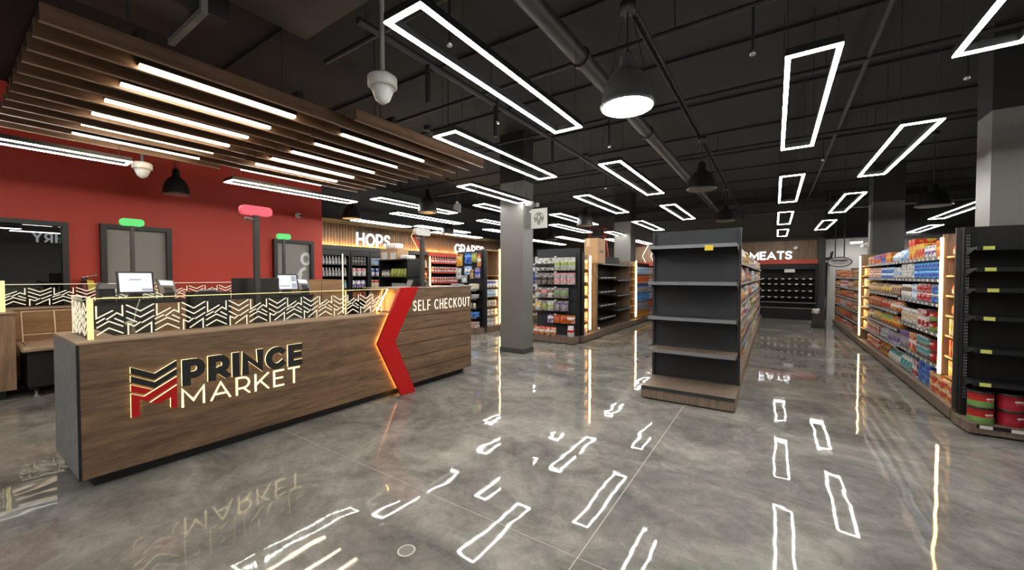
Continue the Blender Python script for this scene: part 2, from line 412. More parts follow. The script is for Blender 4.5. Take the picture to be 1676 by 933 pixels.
# ================================================================ SETTING
XL, XH, XR, YF, YB, ZC = -9.6, -11.0, 7.5, -5.0, 18.5, 4.5
fl = B(XH - .2, XR + .2, YF - .2, 20.2, -0.12, -0.03).struct('floor', M_SEAL)
for x0, x1 in ((XH - .2, -0.903), (-0.897, XR + .2)):
    for y0, y1 in ((YF - .2, 1.997), (2.003, 20.2)):
        B(x0, x1, y0, y1, -0.03, 0).part('concrete_slab', M_CONC, fl)
B(-.903, -.897, YF, 20, -.03, -.0015).part('joint_filler', M_SEAL, fl)
B(XH, -.903, 1.997, 2.003, -.03, -.0015).part('joint_filler', M_SEAL, fl)
B(-.897, XR, 1.997, 2.003, -.03, -.0015).part('joint_filler', M_SEAL, fl)
ce = B(XH - .2, XR + .2, YF - .2, 20.2, ZC, ZC + .1).struct('ceiling', M_CEIL)
for i in range(15):
    y = YF + .8 + i * 1.65
    B(XH, XR, y - .05, y + .05, ZC - .035, ZC).part('joist', M_CEIL, ce)
B(XL - .2, XL, YF, 5.6, 0, ZC).struct('wall_left', M_RED)
B(XH - .2, XH, 5.6, YB, 0, ZC).struct('wall_left_rear', M_GREYW)
B(XH, XL - .2, 5.4, 5.6, 0, ZC).struct('wall_left_return', M_GREYW)
B(XR, XR + .2, YF, YB + 1.5, 0, ZC).struct('wall_right', M_WHITEW)
B(XH, XR, YF - .2, YF, 0, ZC).struct('wall_front', M_WHITEW)
B(XH, 1.52, YB, YB + .2, 0, ZC).struct('wall_back', M_GREYW)
B(1.52, XR, YB + 1.2, YB + 1.4, 0, ZC).struct('wall_back_side', M_WHITEW)
B(1.30, 1.52, YB - .42, YB, 0, 2.95).struct('trim_1', M_GREYW)
B(XL, XL + .015, YF, 5.6, 0, 0.12).struct('baseboard_left', M_BLACK)
b = B(1.52, XR, YB - .1, YB + .1, 2.95, ZC).struct('trim_2', M_CEIL)

# columns (two rows on a 7 m grid)
def column(n, x0, x1, y0, y1, lab, mat=None):
    t = B(x0, x1, y0, y1, 0, ZC).struct('trim_%d' % n, mat or M_COL); t['label'] = lab
    B(x0 - .012, x1 + .012, y0 - .012, y1 + .012, 0, 0.10).part('column_base', M_GREYW, t)
    B(x0 - .003, x1 + .003, y0 - .003, y1 + .003, 3.5, ZC).part('column_head', M_CEIL, t, 'black painted upper length of the column')
    return t
column(3, -4.77, -4.2, 6.66, 7.04, 'square grey column beside the self checkout counter')
column(4, -4.79, -4.2, 13.7, 14.3, 'square grey column behind the empty lit shelves')
c5 = column(5, 2.10, 2.70, 13.7, 14.3, 'square grey column with painted-in shade above the stocked right aisle shelves', M_GREYW)  # same column grey, darkened to paint in the shade on its front
B(2.06, 2.10, 13.75, 13.95, 1.9, 3.4).part('light_side_strip', M_COL, c5)  # strip in plain column grey, painting the lighter left side
column(6, 2.07, 2.64, 6.9, 7.3, 'square grey column behind the empty end shelves on the right')

# red wall: window, two doors ------------------------------------------------
def frame_x(X, y0, y1, z0, z1, w, d, name, mats, par):
    b = MB(); b.box(X, X + d, y0, y0 + w, z0, z1); b.box(X, X + d, y1 - w, y1, z0, z1); b.box(X, X + d, y0 + w, y1 - w, z1 - w, z1)
    if z0 > .05: b.box(X, X + d, y0 + w, y1 - w, z0, z0 + w)
    return b.part(name, mats, par)
w1 = B(XL, XL + .012, -1.5, 1.20, .5, 2.38).struct('window_1', M_DGLASS)
frame_x(XL, -1.57, 1.268, .44, 2.45, .07, .09, 'window_frame', M_BLACK, w1)
def door(n, y0, y1, z, mull, mark=False):
    d = B(XL, XL + .02, y0 + .07, y1 - .07, 0.01, z - .06).struct('door_%d' % n, M_GREYD)
    frame_x(XL, y0, y1, 0, z, .075, .10, 'door_frame', M_BLACK, d)
    B(XL + .02, XL + .07, mull + .08, mull + .11, .9, 1.12).part('door_handle', M_CHROME, d)
    if mark:
        b = MB(); F = fx(XL + .02)
        b.stroke(arc(5.165, 2.00, .10, .125, 0, 360, 20)[:-1], .035, F, 0, .004, closed=True)
        b.stroke([(5.02, 1.0), (5.02, 1.62)] + arc(5.165, 1.62, .145, .15, 180, 90, 8), .038, F, 0, .004)
        b.part('white_figure_mark', M_WHITE, d)
door(1, 1.63, 2.575, 2.478, 2.09)
door(2, 4.40, 5.33, 2.436, 4.75, True)

# ---- HOPS / GRAPES wall: slatted wood header, fascia, cove light
hd = B(XH, XH + .04, 5.6, 16.5, 2.50, 3.16).struct('trim_7', M_WALZ); hd['label'] = 'slatted wood header above the coolers'
b = MB(); y = 5.62
while y < 16.45:
    b.box(XH + .04, XH + .062, y, y + .075, 2.50, 3.16); y += .095
b.part('header_slat', M_WALZ, hd, kind='stuff')
f1 = B(XH, XH + .62, 5.6, 10.05, 2.34, 2.46).struct('trim_8', M_GREYW)
f2 = B(XH, XH + .62, 10.05, 14.2, 2.30, 2.46).struct('trim_9', M_REDB)
f3 = B(XH, XH + .62, 14.2, 16.5, 2.30, 2.46).struct('trim_10', M_GREYW)
B(XH, XH + .9, 5.6, 18.5, 3.16, 3.5).struct('trim_11', M_CEIL)
cl = thing('cove_light', 'amber cove light strip glowing up the wood header above the left wall', 'light', (XH + .2, 6, 2.46))
B(XH + .10, XH + .13, 5.7, 14.1, 2.462, 2.475).part('led_strip', M_ECOVE, cl)
B(XH + .20, XH + .21, 5.7, 14.1, 2.46, 2.478).part('lip', M_BLACK, cl)

def wall_sign(txt, u0, v0, h, t, gap, F, fit, label, d=.03):
    p = F(u0, v0, 0)
    s = thing('lettered_sign', label, 'sign', p)
    letters(txt, u0, v0, h, t, gap, F, 0.004, d, [M_ELET, M_WHITE], s, fit, 0, 1)
    return s
wall_sign('HOPS', 7.48, 2.545, .415, .072, .035, fx(XH + .065), 1.30, 'white glowing HOPS letters on the slatted wood header')
wall_sign('GRAPES', 12.02, 2.53, .385, .070, .03, fx(XH + .065), 1.92, 'white glowing GRAPES letters on the slatted wood header')

# red arrow on the HOPS header
t = thing('red_arrow_trim', 'red angled arrow panel crossing the wood header between two glowing words', 'trim panel', (XH + .06, 9.9, 2.5))
F = fx(XH + .066)
MB().prism([(10.02, 3.46), (9.72, 3.02), (10.12, 2.47), (10.42, 2.47), (10.02, 3.02), (10.30, 3.46)], F, .03, .09).part('arrow_panel', M_REDB, t)
MB().stroke([(10.02, 3.44), (9.735, 3.02), (10.13, 2.48)], .008, F, .0, .03).part('led_edge', M_EHALO, t)

# ---- MEATS wall: wood fascia, red band, black open fridge
hd = B(-5.6, 1.30, YB - .06, YB, 2.2, 2.93).struct('trim_12', M_WALZ); hd['label'] = 'wood fascia above the dark meat fridge'
b = MB(); x = -1.3
while x < 1.28:
    b.box(x, x + .07, YB - .085, YB - .06, 2.2, 2.93); x += .09
b.part('header_slat', M_WALZ, hd, kind='stuff')
B(-5.6, 1.30, YB - .42, YB - .06, 2.04, 2.2).struct('trim_13', M_REDB)
wall_sign('MEATS', -.84, 2.225, .32, .056, .03, fy(YB - .09), 1.38, 'white glowing MEATS letters on the rear wood fascia')
wl = thing('fascia_spot', 'small white spot fitting on the fascia right of the MEATS letters', 'light', (.66, YB - .12, 2.62))
MB().lathe([(.02, -.02), (.075, 0), (.085, .09), (.03, .12)], (.66, YB - .18, 2.60), 12).part('housing', M_WHITE, wl)
B(.64, .68, YB - .10, YB - .06, 2.62, 2.68).part('bracket', M_WHITE, wl)
fr = thing('meat_fridge', 'black empty open fridge with small white tags under the MEATS letters', 'fridge', (.4, YB - .3, 0))
B(-1.2, 1.28, YB - .12, YB - .06, 0, 2.02).part('back_panel', M_ENDBLK, fr)
B(-1.2, 1.28, YB - .95, YB - .12, 0, .42).part('lower_bin', M_ENDBLK, fr)
for xx in (-1.2, 1.22): B(xx, xx + .06, YB - .6, YB - .12, .42, 2.02).part('side_panel', M_ENDBLK, fr)
B(-1.14, 1.22, YB - .5, YB - .12, 1.84, 2.02).part('canopy', M_ENDBLK, fr)
for k, z in enumerate((.78, 1.02, 1.27, 1.47)):
    sh = B(-1.14, 1.22, YB - .5 - .03 * (3 - k), YB - .12, z, z + .02).part('shelf', M_ENDBLK, fr)
    tg = MB()
    for i in range(11):
        x = -1.05 + i * .21; tg.box(x, x + .085, YB - .512 - .03 * (3 - k), YB - .5 - .03 * (3 - k), z - .012, z + .03)
    tg.part('price_tag', M_WHITE, sh, kind='stuff')
B(-1.14, 1.22, YB - 1.0, YB - .95, .60, .63).part('bumper_rail', M_RAIL, fr)
B(-1.14, 1.22, YB - .97, YB - .95, .40, .43).part('bumper_rail', M_RAIL, fr)
B(.30, .62, YB - .52, YB - .505, 1.72, 1.84).part('notice', M_WHITE, fr, 'white paper notice hung on the fridge canopy')
B(.85, 1.08, YB - .45, YB - .425, 1.93, 1.99).part('notice', M_WHITE, fr)

# red panel with glowing arrows, far back
t = thing('red_feature_panel', 'dark red wall panel with two glowing arrow outlines far back', 'panel', (-4.8, YB - .03, 1.6))
B(-5.5, -3.9, YB - .04, YB - .002, 1.5, 3.12).part('panel', plain('deep_red_paint', (.12, .012, .008), .5), t)
for x in (-4.82, -4.45):
    MB().stroke([(x, 3.05), (x - .28, 2.5), (x, 1.93)], .018, fy(YB - .04), .0, .03).part('glowing_arrow', M_ELETW, t)
t2 = MB().lathe([(.05, -.1), (.09, -.02), (.09, .05)], (-4.5, YB - .16, 2.93), 12).solo('dome_camera', M_WHITE, 'tiny white dome camera on the far red panel', 'camera', (-4.5, YB - .16, 2.83))
B(-4.52, -4.48, YB - .12, YB - .04, 2.94, 2.98).part('bracket', M_WHITE, t2)

# ================================================================ CEILING SERVICES
t = thing('ceiling_duct', 'wide flat dark duct under the ceiling above the slat canopy', 'duct', (-3.8, 0, 4.05))
B(-4.10, -1.5, -4.5, 2.24, 4.05, 4.42).part('duct_run', M_DUCT, t)
for y in (-1.2, .6): B(-4.13, -1.46, y, y + .05, 4.02, 4.44).part('flange', M_FLANGE, t)
t = thing('square_duct', 'grey flanged square duct end hanging over the wood slats', 'duct', (-4.9, .9, 3.7))
B(-4.98, -4.22, -2.5, 1.36, 3.93, 4.32).part('duct_run', M_DUCT, t)
B(-5.03, -4.17, 1.36, 1.41, 3.88, 4.37).part('flange', M_FLANGE, t)
B(-4.9, -4.3, 1.41, 1.62, 3.98, 4.27).part('collar', M_DUCT, t)
B(-5.03, -4.17, .30, .34, 3.88, 4.37).part('flange', M_FLANGE, t)
t = thing('round_pipe', 'thick dark round pipe running under the ceiling beside the lit pendant', 'pipe', (-1.74, 8, 3.9))
MB().tube([(-1.74, -4.5, 3.9), (-1.74, 16.45, 3.9)], .09, 12).part('pipe_run', M_DUCT, t)
for y in (1.2, 3.9, 6.5, 10, 14): MB().tube([(-1.74, y - .03, 3.9), (-1.74, y + .03, 3.9)], .11, 12).part('coupling', M_DUCT, t)
t = thing('strut_channel', 'perforated black strut channel carrying the bell pendants', 'channel', (-1.05, 8, 3.88))
b = MB()
b.box(-1.08, -1.02, -4.5, 18.2, 3.90, 3.905); b.box(-1.08, -1.075, -4.5, 18.2, 3.86, 3.90); b.box(-1.025, -1.02, -4.5, 18.2, 3.86, 3.90)
b.part('channel_run', M_DUCT, t)
b = MB()
for i in range(120): b.box(-1.063, -1.037, -.5 + i * .1, -.45 + i * .1, 3.894, 3.8985)
b.part('slot', M_PIPE, t, kind='stuff')
def crosspipe(y, z, r, x0, x1, lab, drops=()):
    t = thing('sprinkler_pipe', lab, 'pipe', ((x0 + x1) / 2, y, z))
    MB().tube([(x0, y, z), (x1, y, z)], r, 8).part('pipe_run', M_PIPE, t)
    for x in drops:
        MB().tube([(x, y, z), (x, y, z - .42)], .014, 6).part('drop', M_PIPE, t)
        MB().lathe([(.028, -.47), (.022, -.42)], (x, y, z), 8).part('sprinkler_head', M_CHROME, t)
    for x in [x0 + .8 + k * 2.4 for k in range(int((x1 - x0 - .9) / 2.4) + 1)]:
        MB().tube([(x, y, z), (x, y, ZC)], .006, 5).part('hanger_rod', M_PIPE, t)
crosspipe(2.75, 4.2, .028, -4.6, 5.0, 'nearest thin black pipe crossing under the ceiling', (-2.55, 2.6))
crosspipe(4.4, 4.15, .028, -6.5, 6.5, 'second thin black pipe crossing under the ceiling', (-3.2, -.2))
crosspipe(6.3, 4.18, .03, -7.5, 7.0, 'third thin black pipe crossing under the ceiling', (-2.3, 1.7))
crosspipe(9.1, 4.15, .03, -9.0, 7.0, 'fourth thin black pipe crossing under the ceiling', (-3.4, .7))
t = thing('run_pipe', 'thin black pipe running lengthwise over the right aisle', 'pipe', (.9, 6, 4.2))
MB().tube([(.9, -4, 4.2), (.9, 18, 4.2)], .03, 8).part('pipe_run', M_PIPE, t)
t = thing('run_pipe', 'thin black pipe with drop legs running lengthwise past the slat canopy', 'pipe', (-3.3, 6, 4.0))
MB().tube([(-3.3, 2.3, 4.0), (-3.3, 17, 4.0)], .035, 8).part('pipe_run', M_PIPE, t)
for y in (3.2, 4.5, 6.2): MB().tube([(-3.3, y, 4.0), (-3.3, y, 3.55)], .03, 8).part('drop_leg', M_PIPE, t)
t = thing('steel_beam', 'dark steel beam crossing the ceiling at the far end', 'beam', (0, 16.6, 3.8))
b = MB(); b.box(-5.5, 7.4, 16.5, 16.72, 3.78, 3.80); b.box(-5.5, 7.4, 16.5, 16.72, 4.02, 4.04); b.box(-5.5, 7.4, 16.60, 16.62, 3.8, 4.02)
b.part('beam', M_DUCT, t)

# ================================================================ FRAME LIGHTS
ORD = ['nearest', 'second', 'third', 'fourth', 'fifth', 'sixth', 'seventh', 'eighth']
def frame_light(x0, x1, y0, y1, label, z=3.03, w=.030, group=None, top=ZC):
    t = thing('frame_light', label, 'light', ((x0 + x1) / 2, (y0 + y1) / 2, z), group)
    b, h = MB(), MB()
    for m, zz, hh in ((b, z, .010), (h, z + .010, .05)):
        m.box(x0, x0 + w, y0, y1, zz, zz + hh); m.box(x1 - w, x1, y0, y1, zz, zz + hh)
        m.box(x0 + w, x1 - w, y0, y0 + w, zz, zz + hh); m.box(x0 + w, x1 - w, y1 - w, y1, zz, zz + hh)
    b.part('diffuser', M_EFRAME, t); h.part('housing', M_BLACK, t)
    for x in (x0 + w / 2, x1 - w / 2):
        for y in (y0 + .12, y1 - .12): MB().tube([(x, y, z + .06), (x, y, top)], .003, 4).part('suspension_cable', M_PIPE, t)
    return t
ROWS = [
 ('row above the open floor', [(-1.88, -1.58, 1.48, 3.58), (-1.93, -1.63, 4.89, 7.21), (-1.99, -1.69, 8.45, 10.84)]),
 ('row left of the lit pendant', [(-2.98, -2.67, 2.96, 5.15), (-3.08, -2.78, 6.61, 8.91), (-3.20, -2.90, 10.5, 12.9)]),
 ('straight row above the right aisle', [(.04, .34, 3.20, 5.52), (.04, .34, 6.98, 9.45), (.04, .34, 10.85, 13.4), (.05, .35, 14.9, 17.4)]),
 ('slanting row along the right shelves', [(.96, 1.27, 1.45, 3.82), (.99, 1.29, 5.25, 7.62), (1.01, 1.31, 9.06, 11.6), (1.02, 1.32, 13.1, 15.6)]),
 ('row beyond the right shelves', [(3.24, 3.54, 11.48, 14.3), (3.65, 3.95, 16.0, 18.3)]),
 ('row along the red wall', [(-7.1, -6.82, -.95, 1.47), (-7.1, -6.8, 2.57, 4.70)]),
 ('row past the wood slats', [(-6.38, -6.08, 4.68, 6.8), (-6.5, -6.2, 8.0, 10.3)]),
 ('row in line with the near grey column', [(-4.30, -4.0, 4.80, 6.60), (-4.45, -4.15, 8.21, 10.55), (-4.7, -4.4, 12.46, 14.8), (-4.9, -4.6, 16.0, 18.2)]),
 ('row behind the near grey column', [(-5.16, -4.86, 6.25, 8.4), (-5.35, -5.05, 9.85, 12.3), (-5.6, -5.3, 14.8, 17.1)]),
 ('row above the dark centre shelves', [(-7.45, -7.15, 5.99, 8.25), (-7.6, -7.3, 9.66, 12.0), (-6.79, -6.49, 13.0, 15.4)]),
 ('row beside the HOPS letters', [(-9.2, -8.9, 6.14, 7.95), (-8.75, -8.45, 7.9, 10.1), (-9.5, -9.2, 9.3, 11.7), (-8.3, -8.0, 13.5, 16.4)]),
]
for nm, rows in ROWS:
    for i, r in enumerate(rows): frame_light(*r, '%s glowing white rectangular frame light in the %s' % (ORD[i], nm), group=nm, top=3.80 if 'open floor' in nm else ZC)
# the rows go on behind the photographer
for i, r in enumerate([(.04, .34, -.7, 1.6), (-1.88, -1.58, -2.3, 0.0), (.96, 1.27, -2.6, -.2), (3.2, 3.5, 4.2, 6.5), (-3.4, -3.1, -3.4, -1.0), (-6.0, -5.7, -3.6, -1.2)]):
    frame_light(*r, '%s white rectangular frame light above the entrance side' % ORD[i], group='frame lights above the entrance')

# ---------------------------------------------------------------- bell pendants
def pendant(x, y, z, r, label, lit=False, top=None):
    t = thing('bell_pendant', label, 'light', (x, y, z))
    MB().lathe([(r, 0), (r * 1.04, .012), (r * 1.0, .03), (r * .96, .10), (r * .86, .18), (r * .68, .25), (r * .42, .30), (r * .30, .32), (r * .28, .42), (r * .12, .46)], (x, y, z), 24).part('shade', M_BLACKP if not lit else plain('grey_shade', (.10, .10, .10), .4), t)
    MB().lathe([(r * .96, -.004), (r * .97, .004)], (x, y, z), 24).part('lens' if not lit else 'glowing_lens', M_EBULB if lit else plain('pale_reflector', (.32, .32, .32), .3, .2), t)
    MB().tube([(x, y, z + .44), (x, y, top or 3.86)], .008, 6).part('stem', M_PIPE, t)
    for s in (-1, 1): MB().tube([(x + s * r * .9, y, z + .06), (x + s * .03, y, (top or 3.86) - .06)], .004, 4).part('stay_wire', M_PIPE, t)
    MB().lathe([(.06, -.08), (.07, 0)], (x, y, top or 3.86), 10).part('mount', M_PIPE, t)
pendant(-1.05, 3.30, 3.0, .215, 'bell pendant lamp switched on, glowing brightly above the open floor', True)
pendant(-1.02, 7.11, 3.0, .22, 'unlit black bell pendant above the empty centre shelf end')
pendant(-1.08, 11.5, 3.0, .22, 'small far unlit bell pendant behind the centre shelves')
pendant(-8.7, 2.43, 3.0, .19, 'unlit black bell pendant in front of the red wall', top=ZC)
pendant(-5.68, 5.48, 2.83, .185, 'unlit black bell pendant among the frame lights left of the column', top=ZC)
pendant(-8.7, 5.84, 3.0, .21, 'unlit black bell pendant above the HOPS coolers', top=ZC)
pendant(-8.19, 8.73, 2.86, .18, 'unlit black bell pendant above the GRAPES display', top=ZC)
pendant(-3.80, 8.80, 2.79, .187, 'unlit black bell pendant above the tall cardboard box', top=ZC)
pendant(-7.3, 13.65, 3.0, .22, 'unlit black bell pendant right of the square white sign', top=ZC)
pendant(2.66, 11.4, 3.0, .27, 'unlit black bell pendant behind the right shelves', top=ZC)

# ---------------------------------------------------------------- dome cameras
def dome(x, y, z, s, label, top, stem=M_WHITE):
    t = thing('dome_camera', label, 'camera', (x, y, z))
    MB().lathe([(.10 * s, .09), (.11 * s, .10), (.11 * s, .165), (.085 * s, .185)], (x, y, z), 20).part('housing', M_WHITE, t)
    MB().lathe([(.02 * s, -.03), (.055 * s, 0), (.075 * s, .05), (.088 * s, .09)], (x, y, z), 20).part('dome', plain('milky_dome', (.55, .56, .55), .3), t)
    MB().tube([(x, y, z + .18), (x, y, top)], .017, 8).part('drop_pole', plain('grey_conduit', (.25, .25, .24), .5), t)
dome(-2.53, 1.975, 2.94, 1.0, 'white dome camera on a long pole right of the wood slats', 4.05)
dome(-7.25, 1.66, 2.96, 1.0, 'white dome camera in front of the red wall under the slats', ZC)
c = MB().lathe([(.07, -.05), (.08, .02), (.05, .06)], (XL + .10, 4.95, 3.03), 14).solo('wall_camera', M_WHITE, 'small white ball camera fixed to the red wall', 'camera', (XL, 4.95, 3.03))
B(XL, XL + .06, 4.92, 4.98, 3.0, 3.06).part('bracket', M_WHITE, c)
MB().lathe([(.03, -.02), (.035, .02)], (XL + .165, 4.97, 3.02), 10).part('lens', M_BLACKP, c)

# hanging white boxes / emergency lamps
t = thing('hanging_sign_blank', 'plain white hanging box left of the near grey column', 'sign', (-7.04, 7.86, 3.2))
B(-7.16, -6.92, 7.84, 7.89, 3.27, 3.50, ch=.01).part('box', plain('grey_white', (.42, .42, .41), .5), t)
B(-7.08, -7.00, 7.85, 7.88, 3.50, 3.56).part('mount', M_WHITE, t)
MB().tube([(-7.04, 7.865, 3.56), (-7.04, 7.865, ZC)], .01, 6).part('rod', M_PIPE, t)
def emergency(x, y, z, label, sx):
    t = thing('emergency_lamp', label, 'lamp', (x, y, z))
    B(min(x, x + sx * .09), max(x, x + sx * .09), y - .14, y + .10, z, z + .12, ch=.01).part('case', M_WHITE, t)
    for k, yy in enumerate((y - .10, y + .14)):
        MB().tube([(x + sx * .09, yy, z + .06), (x + sx * .16, yy - .03, z + .05)], .045, 10).part('lamp_head', M_WHITE, t)
emergency(-4.2, 6.85, 2.99, 'white twin emergency lamp on the near grey column above the square sign', 1)
emergency(2.10, 14.05, 2.35, 'white emergency lamp low on the far right grey column', -1)

# square sign with a round siren emblem, standing out from the column
sgn = thing('blade_sign', 'square pale blade sign with a crowned figure emblem on the grey column', 'sign', (-4.05, 6.9, 2.6))
SY = 6.9
fnS = fy(SY)
B(-4.16, -3.80, SY, SY + .03, 2.55, 2.95).part('plate', plain('pale_grey_plate', (.50, .50, .47), .5), sgn)
MB().tube([(-4.2, SY + .015, 2.9), (-4.13, SY + .015, 2.9)], .03, 10).part('bracket', M_WHITE, sgn)
em = MB()
cx, cz = -3.98, 2.745
em.stroke(arc(cx, cz + .01, .108, .115, 200, -20, 20), .006, fnS, 0, .006)
em.stroke([(cx - .035, cz + .06), (cx - .05, cz + .105), (cx - .02, cz + .08), (cx, cz + .12), (cx + .02, cz + .08), (cx + .05, cz + .105), (cx + .035, cz + .06)], .008, fnS, 0, .006)
em.stroke(arc(cx, cz + .03, .035, .042, 0, 360, 16)[:-1], .008, fnS, 0, .006, closed=True)
for s in (-1, 1):
    em.stroke([(cx + s * .04, cz + .05), (cx + s * .058, cz), (cx + s * .03, cz - .04), (cx + s * .02, cz - .12)], .010, fnS, 0, .006)
    em.stroke([(cx + s * .09, cz + .03), (cx + s * .075, cz - .02), (cx + s * .085, cz - .07)], .012, fnS, 0, .006)
em.stroke([(cx - .012, cz - .03), (cx - .012, cz - .12), (cx + .012, cz - .12), (cx + .012, cz - .03)], .006, fnS, 0, .006)
em.part('siren_emblem', plain('grey_green_ink', (.16, .17, .14), .6), sgn)

# ================================================================ SLAT CANOPY
def canopy(x0, y0, y1, ly0, ly1, lx, label):
    t = thing('slat_canopy', label, 'canopy', (x0 - 1.6, (y0 + y1) / 2, 3.2))
    for k in range(12):
        x = x0 - .28 * k
        MB().box(x - .017, x + .017, y0, y1, 3.203, 3.32).box(x - .0172, x + .0172, y0 - .003, y1 + .003, 3.2, 3.203, 1).part('slat', [M_SLAT, M_SLATLIT], t)
    for yy in (y0 + .45, y1 - .45): B(x0 - 3.15, x0 + .05, yy, yy + .05, 3.32, 3.38).part('carrier_bar', M_BLACK, t)
    for x in lx:
        h = B(x - .035, x + .035, ly0, ly1, 3.225, 3.30).part('linear_light', M_BLACK, t)
        B(x - .022, x + .022, ly0 + .005, ly1 - .005, 3.205, 3.225).part('diffuser', M_ESLAT, h)
    for x in (x0 - .3, x0 - 2.8):
        for yy in (y0 + .475, y1 - .425): MB().tube([(x, yy, 3.38), (x, yy, ZC)], .007, 5).part('hanger_rod', M_PIPE, t)
canopy(-3.9, .42, 2.47, .935, 2.13, (-4.12, -4.65, -5.19, -5.71, -6.20, -6.70), 'nearer left half of the brown wood slat canopy with six warm lights')
canopy(-3.64, 2.49, 4.64, 2.68, 3.95, (-4.18, -4.75, -5.29, -5.82, -6.30, -6.79), 'farther right half of the brown wood slat canopy over the registers')

# ================================================================ CHECKOUT COUNTER
XF = -4.13
ct = thing('checkout_counter', 'long walnut checkout counter with a glowing store name on its front', 'counter', (-4.5, 2.6, 0))
MB().prism([(.585, .10), (3.50, .10), (3.16, .735), (3.36, 1.085), (.585, 1.085)], fx(XF - .03), 0, .03).part('front_panel', M_WAL, ct)
B(XF - .95, XF, .575, .585, .10, 1.085).part('end_panel', M_CHARW, ct, 'dark grey wood-grain end panel')
MB().prism([(XF - .004, .10), (XF + .004, .10), (XF + .004, 1.085), (XF - .004, 1.085)], lambda u, v, d: (u, d, v), .570, .586).part('edge_trim', M_BLACK, ct)
B(XF - .27, XF - .03, .585, 3.40, .12, 1.06).part('front_core', M_BLACK, ct)
B(XF - .95, XF - .27, .585, .80, .12, 1.06).part('end_core', M_BLACK, ct)
b = MB(); b.box(XF - .28, XF + .006, .572, 3.34, 1.085, 1.10); b.box(XF - .95, XF - .28, .572, .82, 1.085, 1.10)
b.part('countertop', M_WALTOP, ct)
B(XF - 1.16, XF - .287, .80, 3.35, .86, .90).part('work_surface', M_WALTOP, ct)
B(XF - .285, XF - .272, .82, 3.34, .90, 1.084).part('inner_face', M_HONEY, ct)
b = MB(); b.box(XF - .90, XF - .10, .66, 4.86, 0.0, .10)
b.part('kick_plinth', M_BLACK, ct)
# self-checkout block: slanted left flank, planked face
blk = [(3.62, .10), (4.93, .10), (4.93, 1.405), (3.58, 1.405), (3.24, .735)]
MB().prism(blk, fx(XF - .03), -.70, 0).part('self_checkout_core', M_WAL, ct)
MB().prism([(3.44, 1.405), (4.945, 1.405), (4.945, 1.42), (3.45, 1.42)], fx(XF - .03), -.72, .045).part('block_top', M_WALX, ct)
edges = [.10, .287, .472, .658, .845, 1.03, 1.218, 1.405]
def chevx(z): return 3.30 + (z - .735) * (.40 / .69) if z > .735 else 3.30 + (.735 - z) * (.36 / .735)
for z0, z1 in zip(edges[:-1], edges[1:]):
    pl = [(chevx(z0 + .004), z0 + .004), (4.93, z0 + .004), (4.93, z1 - .004), (chevx(z1 - .004), z1 - .004)]
    if z0 < .735 < z1: pl.append((chevx(.735), .735))
    MB().prism(pl, fx(XF - .03), 0, .038).part('plank', M_WAL, ct)
# chevron
CH = [(3.44, 1.43), (3.745, 1.43), (3.345, .735), (3.685, 0.002), (3.447, 0.002), (3.08, .735)]
ch = MB().prism([(3.442, 1.43), (3.745, 1.43), (3.345, .735), (3.685, 0.002), (3.447, 0.002), (3.08, .735)], fx(XF + .024), 0, .04).part('red_arrow_panel', M_REDG, ct, 'glossy red angled arrow panel')
MB().stroke([(3.466, 1.41), (3.112, .735), (3.466, .03)], .006, fx(XF + .010), 0, .012).part('halo_strip', M_EARROW, ch)
MB().prism([(3.49, 1.36), (3.66, 1.36), (3.31, .735), (3.60, .12), (3.50, .12), (3.15, .735)], fx(XF + .002), 0, .022).part('standoff', M_BLACK, ch)
MB().stroke([(3.51, 1.40), (3.33, 1.11)], .006, fx(XF - .30), 0, .012).part('flank_led', M_EARROW, ct)
MB().prism([(3.575, 1.40), (3.425, 1.11), (3.415, 1.11), (3.565, 1.40)], fx(XF - .72), 0, .69).part('flank_panel', M_PEACH, ct, 'slanted flank panel with amber light in its colour')

# raised store name
sg = thing('store_name_sign', 'raised glowing PRINCE MARKET name with angular crown mark on the counter', 'sign', (XF, 1.5, .45))
M_INK = plain('black_letter_face', (.014, .015, .017), .4)
MM = [M_INK, M_EHALO]
F = fx(XF + .002)
letters('PRINCE', 1.163, .653, .224, .060, .018, F, 0, .017, MM, sg, 1.008, 0, 1, 'black_letter')
letters('MARKET', 1.160, .473, .166, .0155, .040, F, 0, .008, [M_EHALO], sg, .985, 0, 0, 'slim_letter')
u0, v0 = .848, .483
def logo(pl, m, nm): MB().prism([(u0 + x, v0 + y) for x, y in pl], F, 0, .019, 0, 1).part(nm, [m, M_EHALO], sg)
logo([(0, .395), (.14, .318), (.281, .400), (.281, .352), (.14, .268), (0, .345)], M_INK, 'black_chevron')
logo([(0, .328), (.14, .250), (.281, .332), (.281, .284), (.14, .200), (0, .277)], M_INK, 'black_chevron')
logo([(0, .259), (.122, .193), (.078, .166), (0, .206)], M_REDG, 'red_bar')
logo([(0, .189), (.075, .149), (.281, .265), (.281, .212), (.098, .103), (.05, .128), (.05, 0), (0, 0)], M_REDG, 'red_chevron')
logo([(.281, .194), (.281, 0), (.238, .018), (.238, .100), (.16, .068), (.112, .092)], M_REDG, 'red_chevron')
s2 = thing('self_checkout_sign', 'slim cream glowing SELF CHECKOUT letters on the planked block', 'sign', (XF, 4.3, 1.1))
letters('SELF CHECKOUT', 3.692, 1.095, .150, .018, .026, fx(XF + .009), 0, .006, [M_ELETW, M_WHITE], s2, 1.205, 0, 1)

